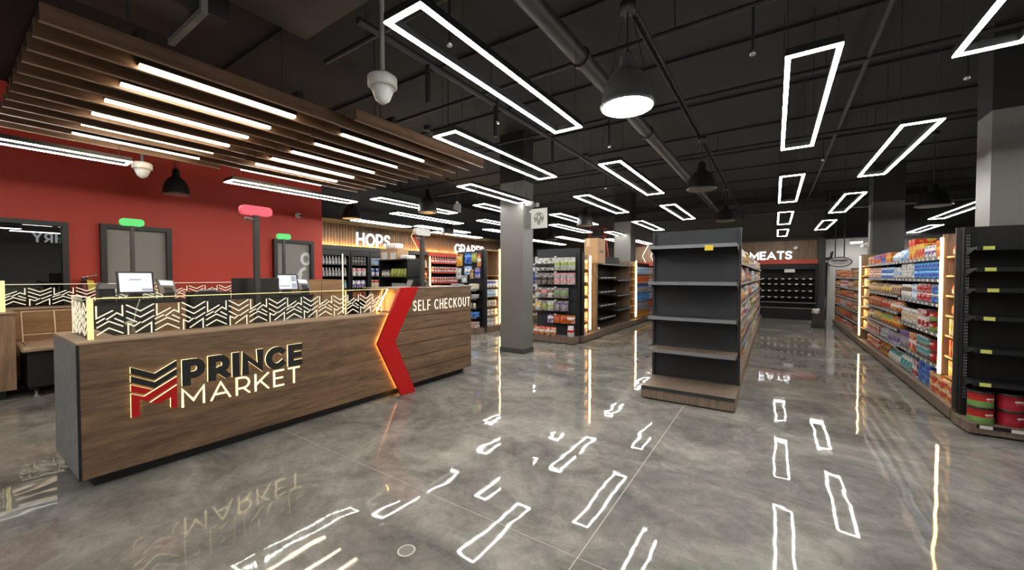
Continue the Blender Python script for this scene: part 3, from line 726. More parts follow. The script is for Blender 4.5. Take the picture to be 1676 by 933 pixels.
# edge-lit glass screen with etched zigzags
def etched(par, F, u0, u1, v0, v1, period, hw=.0045):
    """etched zigzag lines, repeated along the pane"""
    H = v1 - v0
    unit = [[(0, .95), (0, .58), (.26, .80)], [(.15, .53), (.32, .72), (.41, .63), (.41, .95)],
            [(.47, .95), (.71, .74), (.95, .95)], [(.47, .76), (.71, .55), (.95, .76)], [(.47, .56), (.65, .40)], [(.73, .37), (.95, .57)],
            [(-.04, .30), (.19, .48), (.42, .30)], [(-.04, .09), (.19, .28), (.42, .09)], [(-.04, .45), (.13, .58)], [(.28, .56), (.43, .42)],
            [(.50, .03), (.50, .37), (.60, .28), (.71, .40)], [(.62, .08), (.90, .36), (.90, .03)]]
    b = MB(); k = u0
    while k < u1 - .02:
        for pl in unit:
            pts = [(k + x * period, v0 + y * H) for x, y in pl]
            pts = [(min(max(x, u0), u1), y) for x, y in pts]
            if all(abs(pts[i][0] - pts[i + 1][0]) + abs(pts[i][1] - pts[i + 1][1]) > 1e-4 for i in range(len(pts) - 1)):
                b.stroke(pts, hw, F, .0005, .003)
        k += period
    return b.part('etched_zigzag', M_EETCH, par, kind='stuff')
GX = XF - .15
gs = thing('glass_screen', 'low glass screen etched with glowing zigzags on the walnut counter', 'glass screen', (GX, 2, 1.10))
B(GX - .010, GX, .67, 3.36, 1.10, 1.405).part('pane', M_GLASS, gs)
etched(gs, fx(GX), .70, 3.30, 1.105, 1.365, .352)
B(GX - .012, GX + .002, .69, 3.38, 1.405, 1.411).part('lit_edge', M_EEDGE, gs)
B(XF - .78, GX - .02, .665, .675, 1.10, 1.415).part('pane', M_GLASS, gs)
etched(gs, fy(.665), XF - .78, GX - .03, 1.105, 1.385, .30)
b = MB(); b.box(XF - .79, GX - .02, .664, .676, 1.415, 1.421); b.box(XF - .795, XF - .78, .664, .676, 1.10, 1.42)
b.part('lit_edge', M_EETCH, gs)
B(GX - .024, GX + .006, .655, .685, 1.10, 1.412).part('lit_corner', M_EEDGE, gs)

# things lying behind the glass on the work surface
def slab(name, x, y, z, dx, dy, h, mat, label, cat, rot=0.0, extra=None):
    o = MB().box(-dx / 2, dx / 2, -dy / 2, dy / 2, 0, h, ch=min(.004, h / 3)).solo(name, mat, label, cat, (0, 0, 0))
    o.location = (x, y, z); o.rotation_euler = (0, 0, rot); ORG[o.name] = (0, 0, 0)
    return o
slab('paper_stack', -4.72, 1.02, .90, .24, .32, .03, M_WHITE, 'pale stack of papers behind the left end of the counter glass', 'papers', .3)
slab('paper_stack', -4.78, 1.75, .90, .21, .30, .02, plain('yellowed_paper', (.6, .52, .34), .7), 'cream papers on the work surface behind the glass middle', 'papers', -.2)
slab('bag_bundle', -4.7, 2.62, .90, .22, .3, .07, M_WHITE, 'white bundle of bags behind the right part of the glass', 'bags', .25)
slab('bag_bundle', -4.75, 3.02, .90, .2, .2, .09, plain('cream_plastic', (.6, .55, .42), .5), 'cream bundle beside the slanted end of the glass', 'bags', 0)
sc = thing('hand_scanner', 'pale handheld scanner hanging behind the glass corner', 'scanner', (-4.55, .95, .90))
MB().tube([(-4.55, .96, .95), (-4.53, .95, 1.12), (-4.50, .93, 1.19)], [.03, .022, .034], 8).part('body', plain('beige_plastic', (.5, .46, .36), .4), sc)
MB().lathe([(.06, 0), (.05, .02), (.03, .05)], (-4.55, .96, .90), 12).part('stand', M_BLACKP, sc)
MB().tube([(-4.53, .95, 1.12), (-4.57, .99, 1.3), (-4.6, 1.02, 1.38)], .004, 5).part('cord', M_WHITE, sc)

# lane monitor seen from behind, pole lights
mo = thing('lane_monitor', 'black lane monitor seen from behind next to the pink lamp pole', 'monitor', (-5.15, 2.17, .90))
B(-5.16, -5.13, 1.92, 2.43, 1.312, 1.559, ch=.006).part('back_cover', M_BLACKP, mo)
B(-5.17, -5.16, 1.93, 2.42, 1.32, 1.55).part('screen', M_SCREEN, mo)
MB().tube([(-5.145, 2.17, .915), (-5.145, 2.17, 1.36)], .03, 8).part('stand', M_BLACKP, mo)
B(-5.24, -5.05, 2.06, 2.28, .90, .915).part('foot', M_BLACKP, mo)
bl = thing('pos_base', 'black cash drawer block beneath the lane monitor', 'cash drawer', (-5.0, 2.6, .9))
B(-5.06, -4.70, 2.26, 2.66, .90, 1.05, ch=.006).part('drawer_case', M_BLACKP, bl)
B(-5.07, -5.06, 2.28, 2.64, .92, 1.03).part('drawer_front', M_SHELF, bl)
bg = thing('bag_stand', 'black open bag stand left of the lane monitor', 'bag stand', (-4.9, 1.5, .9))
b = MB(); b.box(-5.02, -4.74, 1.46, 1.76, .90, .92); b.box(-5.02, -5.0, 1.46, 1.76, .92, 1.42); b.box(-4.76, -4.74, 1.46, 1.76, .92, 1.42)
b.part('stand_frame', M_BLACKP, bg)
b = MB(); b.box(-5.0, -4.77, 1.48, 1.74, .92, 1.38, ch=.02); b.part('bag_block', M_BLACK, bg)
MB().tube([(-4.9, 1.50, 1.38), (-4.9, 1.54, 1.43), (-4.9, 1.68, 1.43), (-4.9, 1.72, 1.38)], .012, 6).part('handle', M_RAIL, bg)

def pole_lamp(x, y, zb, zt, w, h, mat, label, ry=.0, arm=True, pw=.026):
    t = thing('lane_pole_lamp', label, 'lane light', (x, y, zb))
    B(x - pw, x + pw, y - pw, y + pw, zb, zt).part('pole', plain('dark_grey_pole', (.045, .044, .042), .5), t)
    B(x - .08, x + .08, y - .08, y + .08, zb, zb + .012).part('foot', M_BLACKP, t)
    n = 8; r = h * .42
    def rr(d):
        return arc(w / 2 - r, h / 2 - r, r, r, 0, 90, n) + arc(-w / 2 + r, h / 2 - r, r, r, 90, 180, n) + arc(-w / 2 + r, -h / 2 + r, r, r, 180, 270, n) + arc(w / 2 - r, -h / 2 + r, r, r, 270, 360, n)
    fn = lambda u, v, d: (x + d, y + u, zt + h / 2 + v)
    MB().prism(rr(0), fn, -.035, .035).part('lamp_box', mat, t)
    if arm: MB().tube([(x, y - pw, zt - .05), (x + .02, y - .12, zt - .045)], .016, 8).part('camera_arm', M_RAIL, t)
    return t
pole_lamp(-4.95, 2.10, .90, 2.275, .325, .105, M_EPINK, 'tall pole with a pink glowing lane lamp behind the counter')
pole_lamp(-4.5, 4.22, 1.42, 2.20, .30, .105, M_WHITE, 'pole with an unlit white lane lamp on the self checkout block')
tr = thing('payment_terminal', 'black self checkout terminal at the foot of the white lane lamp', 'terminal', (-4.55, 4.2, 1.42))
MB().prism([(-.16, 0), (.17, 0), (.15, .085), (-.10, .10)], lambda u, v, d: (-4.62 + d, 4.2 + u, 1.42 + v), -.06, .06).part('body', M_BLACKP, tr)
MB().tube([(-4.56, 4.36, 1.42), (-4.56, 4.38, 1.49), (-4.56, 4.30, 1.50)], .01, 6).part('cable', M_RAIL, tr)
pole_lamp(-7.35, 1.564, 1.25, 2.268, .245, .098, M_EGREEN, 'pole with a green glowing lane lamp in front of the first grey door', pw=.02, arm=False)
pole_lamp(-7.35, 3.566, 1.25, 2.242, .225, .098, M_EGREEN, 'pole with a green glowing lane lamp in front of the restroom door', pw=.02, arm=False)

# ================================================================ SECOND LANE (behind)
c2 = thing('rear_counter', 'honey wood rear counter under a zigzag glass screen along the red wall', 'counter', (-9.1, 2.2, 0))
B(-9.30, -8.95, .55, 4.3, .10, 1.10).part('body', M_HONEY, c2)
B(-9.28, -9.0, .60, 4.25, 0, .10).part('kick_plinth', M_BLACK, c2)
B(-9.32, -8.93, .53, 4.32, 1.10, 1.125).part('countertop', M_WALTOP, c2)
g2 = thing('glass_screen', 'rear glass screen etched with zigzags in front of the red wall', 'glass screen', (-9.0, 1.8, 1.125))
B(-9.01, -9.0, .55, 3.62, 1.125, 1.455).part('pane', M_GLASS, g2)
etched(g2, fx(-9.0), .57, 3.6, 1.14, 1.42, .47, .0055)
B(-9.012, -8.998, .55, 3.62, 1.455, 1.463).part('lit_edge', M_EETCH, g2)
wc = thing('wood_cabinet', 'honey wood cabinet right of the restroom-side card terminal', 'cabinet', (-7.65, 4.25, 0))
B(-8.0, -7.30, 3.84, 4.235, .0, 1.51).part('door', M_HONEY, wc); B(-8.0, -7.30, 4.245, 4.68, .0, 1.51).part('door', M_HONEY, wc)
B(-8.0, -7.31, 4.235, 4.245, .0, 1.50).part('seam', M_BLACK, wc)
for y0, y1, lab in ((1.12, 2.05, 'black register desk under the first touch screen'), (3.18, 3.82, 'black register desk under the restroom-side touch screen')):
    t = thing('register_desk', lab, 'desk', (-7.2, (y0 + y1) / 2, 0))
    y2 = y1 - (.38 if y0 < 2 else 0)
    B(-7.55, -6.86, y0, y2, 0.08, 1.22).part('case', M_DESK, t); B(-7.5, -6.9, y0 + .03, y2 - .03, 0, .08).part('plinth', M_BLACK, t)
    B(-7.57, -6.84, y0 - .01, y1 + .01, 1.22, 1.25).part('top', M_BLACK, t); B(-6.86, -6.85, y0 + .05, y2 - .05, 1.02, 1.18).part('drawer', M_SHELF, t)
c3 = thing('left_counter', 'plain walnut counter end cut by the left picture edge', 'counter', (-8.4, -.5, 0))
B(-8.9, -8.08, -2.6, .60, .12, 1.10).part('body', wood('walnut_mid_upright', (.36, .225, .135), (.17, .105, .065), 'z'), c3)
B(-8.85, -8.15, -2.5, .52, 0, .12).part('kick_plinth', M_BLACK, c3)
B(-8.92, -8.06, -2.62, .615, 1.10, 1.115).part('countertop', M_WALTOP, c3)
g3 = thing('glass_screen', 'glowing glass screen end on the left counter at the picture edge', 'glass screen', (-8.3, 0, 1.115))
B(-8.31, -8.30, -2.4, .50, 1.115, 1.50).part('pane', M_GLASS, g3)
etched(g3, fx(-8.30), -2.4, .48, 1.13, 1.46, .38)
B(-8.325, -8.285, .50, .54, 1.115, 1.52).part('lit_corner', M_EEDGE, g3)
B(-8.312, -8.298, -2.4, .5, 1.50, 1.507).part('lit_edge', M_EEDGE, g3)
# black display fridge with open lid
cf = thing('chest_cooler', 'black chest cooler with wooden top and wire lid left of the counter', 'cooler', (-8.3, .95, 0))
B(-8.75, -7.95, .68, 1.35, .13, .60, ch=.02).part('body', M_BLACKP, cf)
B(-8.80, -7.90, .63, 1.38, .60, .66, ch=.015).part('rim', M_WALTOP, cf)
for x in (-8.62, -8.07):
    for y in (.76, 1.27): MB().lathe([(.05, 0), (.035, .02), (.02, .03), (.02, .13)], (x, y, 0), 10).part('leg', M_CHROME, cf)
b = MB()
for y in (.70, 1.0, 1.32): b.tube([(-8.6, y, .66), (-8.72, y, 1.08)], .007, 5)
b.tube([(-8.72, .70, 1.08), (-8.72, 1.32, 1.08)], .007, 5); b.tube([(-8.63, .70, .76), (-8.63, 1.32, .76)], .007, 5)
b.tube([(-8.6, .70, .67), (-8.2, .70, .67)], .007, 5)
b.part('wire_lid', plain('pale_gold_wire', (.8, .62, .42), .3, .3), cf)
B(-7.952, -7.945, 1.03, 1.27, .27, .345).part('control_plate', M_WHITE, cf, 'small white control plate')
# fire extinguisher on red wall
fe = thing('fire_extinguisher', 'fire extinguisher with a yellow tag hung on the red wall', 'extinguisher', (XL + .1, 1.43, 1.0))
MB().lathe([(.06, 0), (.075, .03), (.075, .40), (.05, .47), (.025, .50)], (XL + .11, 1.43, 1.0), 14).part('cylinder', plain('dark_red_steel', (.18, .01, .01), .35), fe)
B(XL + .06, XL + .16, 1.40, 1.46, 1.5, 1.55).part('valve', M_BLACKP, fe)
MB().tube([(XL + .11, 1.40, 1.56), (XL + .11, 1.58, 1.60)], .012, 6).part('handle', M_CHROME, fe)
MB().prism([(1.44, 1.52), (1.52, 1.50), (1.555, 1.36), (1.46, 1.33)], fx(XL + .19), 0, .006).part('tag', M_YEL, fe)
MB().tube([(XL + .11, 1.41, 1.53), (XL + .14, 1.36, 1.4), (XL + .12, 1.38, 1.1)], .012, 6).part('hose', M_BLACKP, fe)
# registers on the rear counter
def touch(x, y0, y1, z0, z1, label, tiles):
    t = thing('touch_screen', label, 'monitor', (x, (y0 + y1) / 2, 1.25))
    til = lambda u, v, d: (x - (v - z0) * .25 + d, u, v)
    MB().prism([(y0 - .02, z0 - .025), (y1 + .02, z0 - .025), (y1 + .02, z1 + .02), (y0 - .02, z1 + .02)], til, -.035, 0).part('bezel', M_BLACKP, t)
    s = MB().prism([(y0, z0), (y1, z0), (y1, z1), (y0, z1)], til, 0, .003).part('screen', M_SCREEN, t)
    for a in tiles:
        w, h = y1 - y0, z1 - z0
        MB().prism([(y0 + a[0] * w, z0 + a[1] * h), (y0 + a[2] * w, z0 + a[1] * h), (y0 + a[2] * w, z0 + a[3] * h), (y0 + a[0] * w, z0 + a[3] * h)], til, .003, .005).part('screen_tile', M_SCREEND, s)
    B(x - .12, x - .02, (y0 + y1) / 2 - .06, (y0 + y1) / 2 + .06, 1.25, z0).part('neck', M_BLACKP, t)
    B(x - .16, x + .12, (y0 + y1) / 2 - .16, (y0 + y1) / 2 + .16, 1.25, 1.28, ch=.008).part('foot', M_BLACKP, t)
touch(-6.98, 1.36, 1.68, 1.375, 1.62, 'bright register touch screen in front of the first grey door', [(.66, .04, 1, .16), (.3, .62, .66, .68)])
touch(-6.98, 3.31, 3.61, 1.36, 1.595, 'bright register touch screen near the restroom door', [(.70, .55, .96, .95), (.70, .05, .98, .40), (.05, .18, .6, .26)])
for y, lab in ((1.23, 'grey topped receipt printer left of the first register screen'), ):
    t = thing('receipt_printer', lab, 'printer', (-7.0, y, 1.25))
    B(-7.1, -6.90, y - .07, y + .075, 1.25, 1.42, ch=.008).part('case', M_BLACKP, t)
    MB().prism([(y - .075, 1.42), (y + .08, 1.42), (y + .08, 1.47), (y - .05, 1.50)], fx(-7.1), 0, .20).part('lid', M_RAIL, t)
    B(-6.90, -6.86, y - .05, y + .06, 1.30, 1.32).part('paper_slot', M_WHITE, t)
def phone(y0, y1, label):
    t = thing('card_terminal', label, 'terminal', (-7.0, (y0 + y1) / 2, 1.25))
    til = lambda u, v, d: (-6.98 - (v - 1.3) * .5 + d, u, v)
    MB().prism([(y0, 1.34), (y1, 1.32), (y1 - .02, 1.52), (y0 - .01, 1.54)], til, -.05, 0).part('case', plain('grey_terminal', (.16, .155, .15), .4), t)
    MB().prism([(y0 + .02, 1.455), (y1 - .03, 1.45), (y1 - .035, 1.51), (y0 + .01, 1.525)], til, 0, .004).part('display', M_SCREEN, t)
    MB().prism([(y0 + .05, 1.37), (y1 - .04, 1.36), (y1 - .05, 1.42), (y0 + .05, 1.43)], til, 0, .004).part('keypad', M_BLACKP, t)
    B(-7.06, -6.96, (y0 + y1) / 2 - .05, (y0 + y1) / 2 + .05, 1.25, 1.36).part('stalk', M_BLACKP, t)
phone(1.76, 1.95, 'grey card terminal right of the first register screen')
phone(3.66, 3.86, 'grey card terminal right of the restroom-side register screen')

# ================================================================ PRODUCTS
MC = {}
def product_mesh(kind, col, w, h, d):
    k = (kind, col, round(w, 3), round(h, 3), round(d, 3))
    if k in MC: return MC[k]
    p = PM(col); a = col.split(' and ')[0]
    solid = plain('ink_' + a, PAL[a], .4)
    b = MB(); mats = [p, solid]
    if kind == 'carton':
        b.box(-w / 2, w / 2, -d / 2, d / 2, 0, h, 0, ch=.004)
        b.box(-w * .36, w * .36, -d / 2 - .002, -d / 2 + .001, h * .18, h * .45, 1)
    elif kind == 'pack':
        b.box(-w / 2, w / 2, -d / 2, d / 2, 0, h, 0, ch=min(.02, h * .2))
        b.box(-w / 2 - .002, w / 2 + .002, -d / 2 - .002, d / 2 - .02, h * .46, h * .54, 1)
    elif kind == 'bag':
        n = 10; rings = [(.80, .75, 0), (1.0, 1.0, .18), (1.0, .95, .5), (.96, .62, .80), (.98, .10, .93), (.98, .06, 1.0)]
        vs = []
        for fw, fd, z in rings:
            for i in range(n):
                t = 2 * PI * i / n; cx_, sy_ = math.cos(t), math.sin(t)
                vs.append((w / 2 * fw * math.copysign(abs(cx_) ** .55, cx_), d / 2 * fd * math.copysign(abs(sy_) ** .8, sy_), h * z))
        fs = [(i * n + j, i * n + (j + 1) % n, (i + 1) * n + (j + 1) % n, (i + 1) * n + j) for i in range(5) for j in range(n)]
        b.add(vs, fs[:4 * n], 0, True); b.add(vs, fs[4 * n:], 1); b.add(vs, [tuple(reversed(range(n))), tuple(range(5 * n, 6 * n))], 1)
    elif kind == 'can':
        r = w / 2 * .97; mats = [p, plain('can_steel', (.5, .5, .5), .3, .8)]
        b.lathe([(r * .92, 0), (r, h * .03), (r, h * .97), (r * .92, h)], n=12, ms=[1, 0, 1])
    elif kind == 'tin':
        r = w / 2; c2 = (col.split(' and ') + ['white'])[1]
        mats = [plain('ink_' + a, PAL[a], .3), plain('ink_' + c2, PAL[c2], .3), M_BLACKP, plain('tin_gold', (.5, .36, .16), .35, .4)]
        lo = 1 if c2 != 'white' else 0
        b.lathe([(r * .97, 0), (r, .006), (r, h * .40), (r, h * .88), (r * 1.02, h * .885), (r * 1.02, h * .985), (r * .95, h), (r * .90, h * .97)], n=28, ms=[3, lo, 0, 3, 2, 2, 2])
        F = lambda u, v, dd: ((r + .001 + dd) * math.sin(u / r), -(r + .001 + dd) * math.cos(u / r), v)
        wl = plain('ink_white', PAL['white'], .4); mats.append(wl)
        b.stroke([(-.01, h * .58), (.03, h * .585), (.06, h * .58)], .007, F, 0, .001, 4)
        b.stroke([(.0, h * .46), (.05, h * .46)], .003, F, 0, .001, 4)
    elif kind == 'bottle':
        r = w / 2 * .9
        b.lathe([(r * .9, 0), (r, .01), (r, h * .58), (r * .45, h * .76), (r * .38, h * .9), (r * .46, h * .91), (r * .46, h)], n=10, ms=[0, 0, 0, 1, 1, 1])
    elif kind == 'jar':
        r = w / 2 * .95
        b.lathe([(r * .9, 0), (r, .012), (r, h * .72), (r * .8, h * .8), (r * .86, h * .81), (r * .86, h)], n=12, ms=[0, 0, 0, 1, 1])
    elif kind == 'tub':
        b.box(-w * .46, w * .46, -d * .46, d * .46, 0, h * .84, 0, ch=.012); b.box(-w / 2, w / 2, -d / 2, d / 2, h * .84, h, 1, ch=.006)
    elif kind == 'hangbag':
        b.box(-w / 2, w / 2, -.002, .002, h * .80, h, 1)
        rings = [(1, .08, 0), (1, .10, .05), (.96, .9, .22), (.96, .85, .58), (1, .12, .78), (1, .08, .80)]; n = 10; vs = []
        for fw, fd, z in rings:
            for i in range(n):
                t = 2 * PI * i / n; cx_, sy_ = math.cos(t), math.sin(t)
                vs.append((w / 2 * fw * math.copysign(abs(cx_) ** .5, cx_), d / 2 * fd * sy_, h * z))
        b.add(vs, [(i * n + j, i * n + (j + 1) % n, (i + 1) * n + (j + 1) % n, (i + 1) * n + j) for i in range(5) for j in range(n)], 0, True)
        b.add(vs, [tuple(reversed(range(n)))], 0)
        b.box(-w * .3, w * .3, -.004, -.0022, h * .84, h * .95, 0)
    MC[k] = b.mesh(kind, mats)
    return MC[k]
PNAME = dict(carton=('food_carton', 'carton'), pack=('wrapped_pack', 'pack'), bag=('snack_bag', 'bag'), can=('food_can', 'can'), tin=('wide_tin', 'tin'),
             bottle=('bottle', 'bottle'), jar=('jar', 'jar'), tub=('plastic_tub', 'tub'), hangbag=('hanging_pouch', 'pouch'))
WORD = dict(carton='carton', pack='pack', bag='bag', can='can', tin='tin', bottle='bottle', jar='jar', tub='tub', hangbag='pouch')
SEEN = {}
NTH = 'first second third fourth fifth sixth seventh eighth ninth tenth eleventh twelfth thirteenth fourteenth fifteenth sixteenth seventeenth eighteenth nineteenth twentieth'.split() + ['%dth' % k for k in range(21, 60)]
def put(kind, col, w, h, d, pos, rot, label):
    o = bpy.data.objects.new(PNAME[kind][0], product_mesh(kind, col, w, h, d)); C.objects.link(o)
    o.location = pos; o.rotation_euler = (0, 0, rot)
    o['label'] = label; o['category'] = PNAME[kind][1]
    return o
def row(face, u0, u1, z, kind, col, w, h, d, where, stack=1, gap=.006, setback=.015, jit=.006):
    """a run of alike packages along a shelf; face = (axis letter, plane, facing)"""
    ax, P = face; n = max(1, int((u1 - u0 + gap) / (w + gap))); st = (u1 - u0) / n
    key = '%s %s %s' % (col, kind, where); SEEN[key] = SEEN.get(key, -1) + 1
    clus = ['', ', second cluster', ', third cluster', ', fourth cluster'][SEEN[key]]
    for i in range(n):
        u = u0 + (i + .5) * st
        end = 'from left' if ax != '-x' else 'from near end'
        for s in range(stack):
            lay = '' if stack == 1 else [', lower layer', ', upper layer'][s]
            label = '%s %s%s%s%s, %s' % (col, WORD[kind], ', %s %s' % (NTH[i], end) if n > 1 else '', lay, clus, where)
            j = R.uniform(0, jit); rz = R.uniform(-.03, .03)
            off = d / 2 + setback + j; zz = z + .0005 + s * (h + .0008)
            if ax == '-x': o = put(kind, col, w, h, d, (P + off, u, zz), -PI / 2 + rz, label)
            elif ax == '+x': o = put(kind, col, w, h, d, (P - off, u, zz), PI / 2 + rz, label)
            else: o = put(kind, col, w, h, d, (u, P + off, zz), rz, label)
            o['group'] = '%s %ss, %s' % (col, WORD[kind], where)

def shelf_x(par, X0, X1, y0, y1, z, front, tagn=0, mat=None, th=.022):
    """a shelf deck whose price rail stands at x = front"""
    s = B(X0, X1, y0, y1, z - th, z).part('shelf', mat or M_SHELF, par)
    sg = 1 if front > (X0 + X1) / 2 else -1
    B(front, front + sg * .012, y0, y1, z - .034, z + .006).part('price_rail', M_RAIL, s)
    if tagn:
        t = MB(); st = (y1 - y0) / tagn
        for i in range(tagn):
            yy = y0 + (i + .5) * st + R.uniform(-.02, .02); t.box(front + sg * .012, front + sg * .0145, yy - .026, yy + .026, z - .030, z + .002)
        t.part('price_tag', M_WHITE, s, kind='stuff')
    return s
def slots(par, fn, u, z0, z1, mat):
    b = MB(); z = z0
    while z < z1:
        b.prism([(u - .004, z), (u + .004, z), (u + .004, z + .016), (u - .004, z + .016)], fn, 0, .0015); z += .032
    return b.part('slot_row', mat, par, kind='stuff')
M_SLOT = plain('slot_bright', (.22, .22, .23), .5)

# ---------------------------------------------------------------- RIGHT AISLE RUN (faces -x)
rg = thing('stocked_gondola', 'long stocked shelf run with two glowing amber strips along the right aisle', 'shelving', (1.85, 11.4, 0))
ZB = .15
for y0, y1 in ((6.17, 7.45), (7.46, 8.75), (8.76, 10.05), (10.06, 11.90), (11.91, 14.2), (14.21, 16.6)):
    B(1.60, 2.09, y0, y1, .03, ZB).part('plinth_board', M_PLINTH, rg)
B(1.63, 2.08, 6.18, 16.58, 0, .03).part('toe_recess', M_BLACK, rg)
B(2.06, 2.09, 6.17, 11.92, ZB, 2.06).part('back_panel', M_PANEL, rg)
B(2.06, 2.09, 11.92, 16.6, ZB, 1.78).part('back_panel', M_PANEL, rg)
B(1.615, 2.06, 6.155, 6.185, ZB, 2.10).part('side_panel', plain('dark_brown_board', (.045, .036, .03), .5), rg)
for y in (6.62, 11.90):
    B(1.635, 2.06, y, y + .03, .43 if y < 7 else ZB, 2.07).part('wood_divider', M_WALZ, rg)
    B(1.616, 1.635, y - .004, y + .032, .43 if y < 7 else .22, 2.03).part('led_strip', M_ESTRIP, rg)
B(1.66, 2.06, 16.57, 16.6, ZB, 1.78).part('side_panel', M_BLACK, rg)
for y in (8.58, 9.97, 14.22): B(1.75, 2.06, y, y + .02, ZB, 1.8).part('shelf_bracket', M_SHELF, rg)
LV = [.46, .73, 1.0, 1.27, 1.54, 1.81]
FR = ('-x', 1.635)
for z in (.50, .88, 1.24, 1.54, 1.81): shelf_x(rg, 1.64, 2.06, 6.66, 8.57, z, 1.64, 10)
for y0, y1 in ((8.60, 9.96), (9.99, 11.16)):
    for z in LV: shelf_x(rg, 1.64, 2.06, y0, y1, z, 1.64, int((y1 - y0) / .16))
for y0, y1 in ((11.95, 14.2), (14.25, 16.55)):
    for z in LV[:5]: shelf_x(rg, 1.64, 2.06, y0, y1, z, 1.64, int((y1 - y0) / .2))
for y0, y1 in ((6.19, 6.61), (11.20, 11.89)):
    for z in (.42, .66, .90, 1.13, 1.36, 1.59, 1.81): B(1.66, 2.06, y0, y1, z - .02, z).part('niche_shelf', M_HONEY, rg)
ORDZ = ['bottom deck', 'second shelf', 'third shelf', 'fourth shelf', 'fifth shelf', 'sixth shelf', 'top shelf']
def W(l, bay): return 'right aisle %s, %s' % (bay, ORDZ[l])
ZS = [ZB] + LV
# (level, y0, y1, kind, colour, w, h, d, stack)
LV1 = [.50, .88, 1.24, 1.54, 1.81]
BAY1 = [
 (0, 6.20, 7.08, 'carton', 'red and cream', .285, .120, .36, 2), (0, 7.10, 7.62, 'tub', 'blue and sky', .25, .165, .30, 2), (0, 7.64, 7.86, 'carton', 'crimson', .10, .26, .3, 1), (0, 7.88, 8.55, 'bag', 'teal and white', .16, .25, .14, 1),
 (1, 6.68, 7.22, 'tin', 'crimson', .26, .145, .26, 2), (1, 7.24, 7.72, 'can', 'grey and teal', .09, .14, .09, 2), (1, 7.74, 8.02, 'carton', 'red', .13, .27, .24, 1), (1, 8.04, 8.55, 'carton', 'grey and purple', .12, .26, .22, 1),
 (2, 6.68, 7.26, 'tin', 'red and green', .28, .135, .28, 2), (2, 7.28, 7.62, 'carton', 'crimson and white', .16, .26, .24, 1), (2, 7.64, 8.55, 'jar', 'white and tan', .11, .22, .11, 1),
 (3, 6.68, 7.10, 'pack', 'blue and grey', .20, .125, .26, 2), (3, 7.12, 7.70, 'pack', 'crimson and red', .18, .125, .26, 2), (3, 7.72, 8.0, 'can', 'sky and white', .085, .115, .085, 2), (3, 8.02, 8.55, 'jar', 'white and brown', .09, .22, .09, 1),
 (4, 6.70, 7.86, 'pack', 'blue and sky', .125, .118, .28, 2), (4, 7.90, 8.55, 'pack', 'white and grey', .29, .24, .28, 1),
 (5, 6.80, 7.0, 'carton', 'orange and yellow', .10, .21, .22, 1), (5, 7.02, 7.42, 'pack', 'purple and white', .12, .17, .22, 1), (5, 7.44, 7.84, 'carton', 'red and yellow', .12, .22, .22, 1), (5, 7.86, 8.16, 'carton', 'yellow and red', .13, .31, .22, 1), (5, 8.20, 8.56, 'bag', 'sky and blue', .34, .25, .28, 1)]
BAY2 = [
 (0, 8.62, 9.3, 'bag', 'white and teal', .15, .22, .14, 1), (0, 9.32, 9.95, 'bag', 'yellow and brown', .15, .24, .15, 1),
 (1, 8.62, 9.3, 'carton', 'purple and grey', .13, .22, .22, 1), (1, 9.32, 9.95, 'bag', 'white and grey', .15, .2, .13, 1),
 (2, 8.62, 9.2, 'bag', 'orange and yellow', .14, .2, .13, 1), (2, 9.22, 9.95, 'bag', 'yellow and green', .15, .22, .15, 1),
 (3, 8.62, 9.25, 'bag', 'red and white', .14, .2, .13, 1), (3, 9.27, 9.95, 'bag', 'tan and red', .14, .19, .13, 1),
 (4, 8.62, 9.2, 'bag', 'brown and tan', .14, .2, .13, 1), (4, 9.22, 9.95, 'bag', 'brown and yellow', .15, .2, .13, 1),
 (5, 8.62, 9.05, 'pack', 'white and sky', .20, .2, .25, 1), (5, 9.07, 9.95, 'pack', 'blue and white', .16, .11, .25, 2),
 (6, 8.62, 9.2, 'bag', 'sky and white', .28, .22, .26, 1), (6, 9.22, 9.6, 'carton', 'orange and yellow', .12, .2, .2, 1), (6, 9.62, 9.95, 'carton', 'blue and red', .11, .2, .2, 1)]
BAY3 = [
 (0, 10.0, 11.15, 'pack', 'crimson and orange', .22, .11, .3, 2), (1, 10.0, 11.15, 'carton', 'pink and brown', .14, .22, .2, 1), (2, 10.0, 10.55, 'bag', 'tan and yellow', .15, .2, .13, 1), (2, 10.57, 11.15, 'bag', 'brown and cream', .15, .2, .13, 1),
 (3, 10.0, 11.15, 'bag', 'orange and brown', .15, .2, .14, 1), (4, 10.0, 11.15, 'bag', 'tan and brown', .15, .2, .13, 1), (5, 10.0, 11.15, 'pack', 'pink and tan', .19, .11, .25, 2), (6, 10.0, 10.5, 'carton', 'red and blue', .12, .19, .2, 1), (6, 10.52, 11.15, 'carton', 'tan and red', .13, .18, .2, 1)]
for bay, nm in ((BAY1, 'near bay'), (BAY2, 'middle bay'), (BAY3, 'third bay')):
    for l, y0, y1, k, c, w, h, d, s in bay: row(FR, y0, y1, ([ZB] + LV1 if bay is BAY1 else ZS)[l], k, c, w, round(h * (.90 if l and bay is not BAY1 else .97), 3), d, W(l, nm) if bay is not BAY1 or l < 5 else W(6, nm), s)
NZ = {1.81: 'top shelf', 1.59: 'second shelf', 1.36: 'third shelf', 1.13: 'fourth shelf', .90: 'fifth shelf', .66: 'sixth shelf', .42: 'lowest shelf'}
N6 = {.17: 'bottom deck', .48: 'fifth shelf', .80: 'fourth shelf', 1.12: 'third shelf', 1.44: 'second shelf', 1.76: 'top shelf'}
NI = [('white and red', 'bag'), ('red and white', 'jar'), ('white and crimson', 'bag'), ('red and cream', 'bag'), ('cream and yellow', 'carton'), ('orange and red', 'carton'), ('yellow and cream', 'carton')]
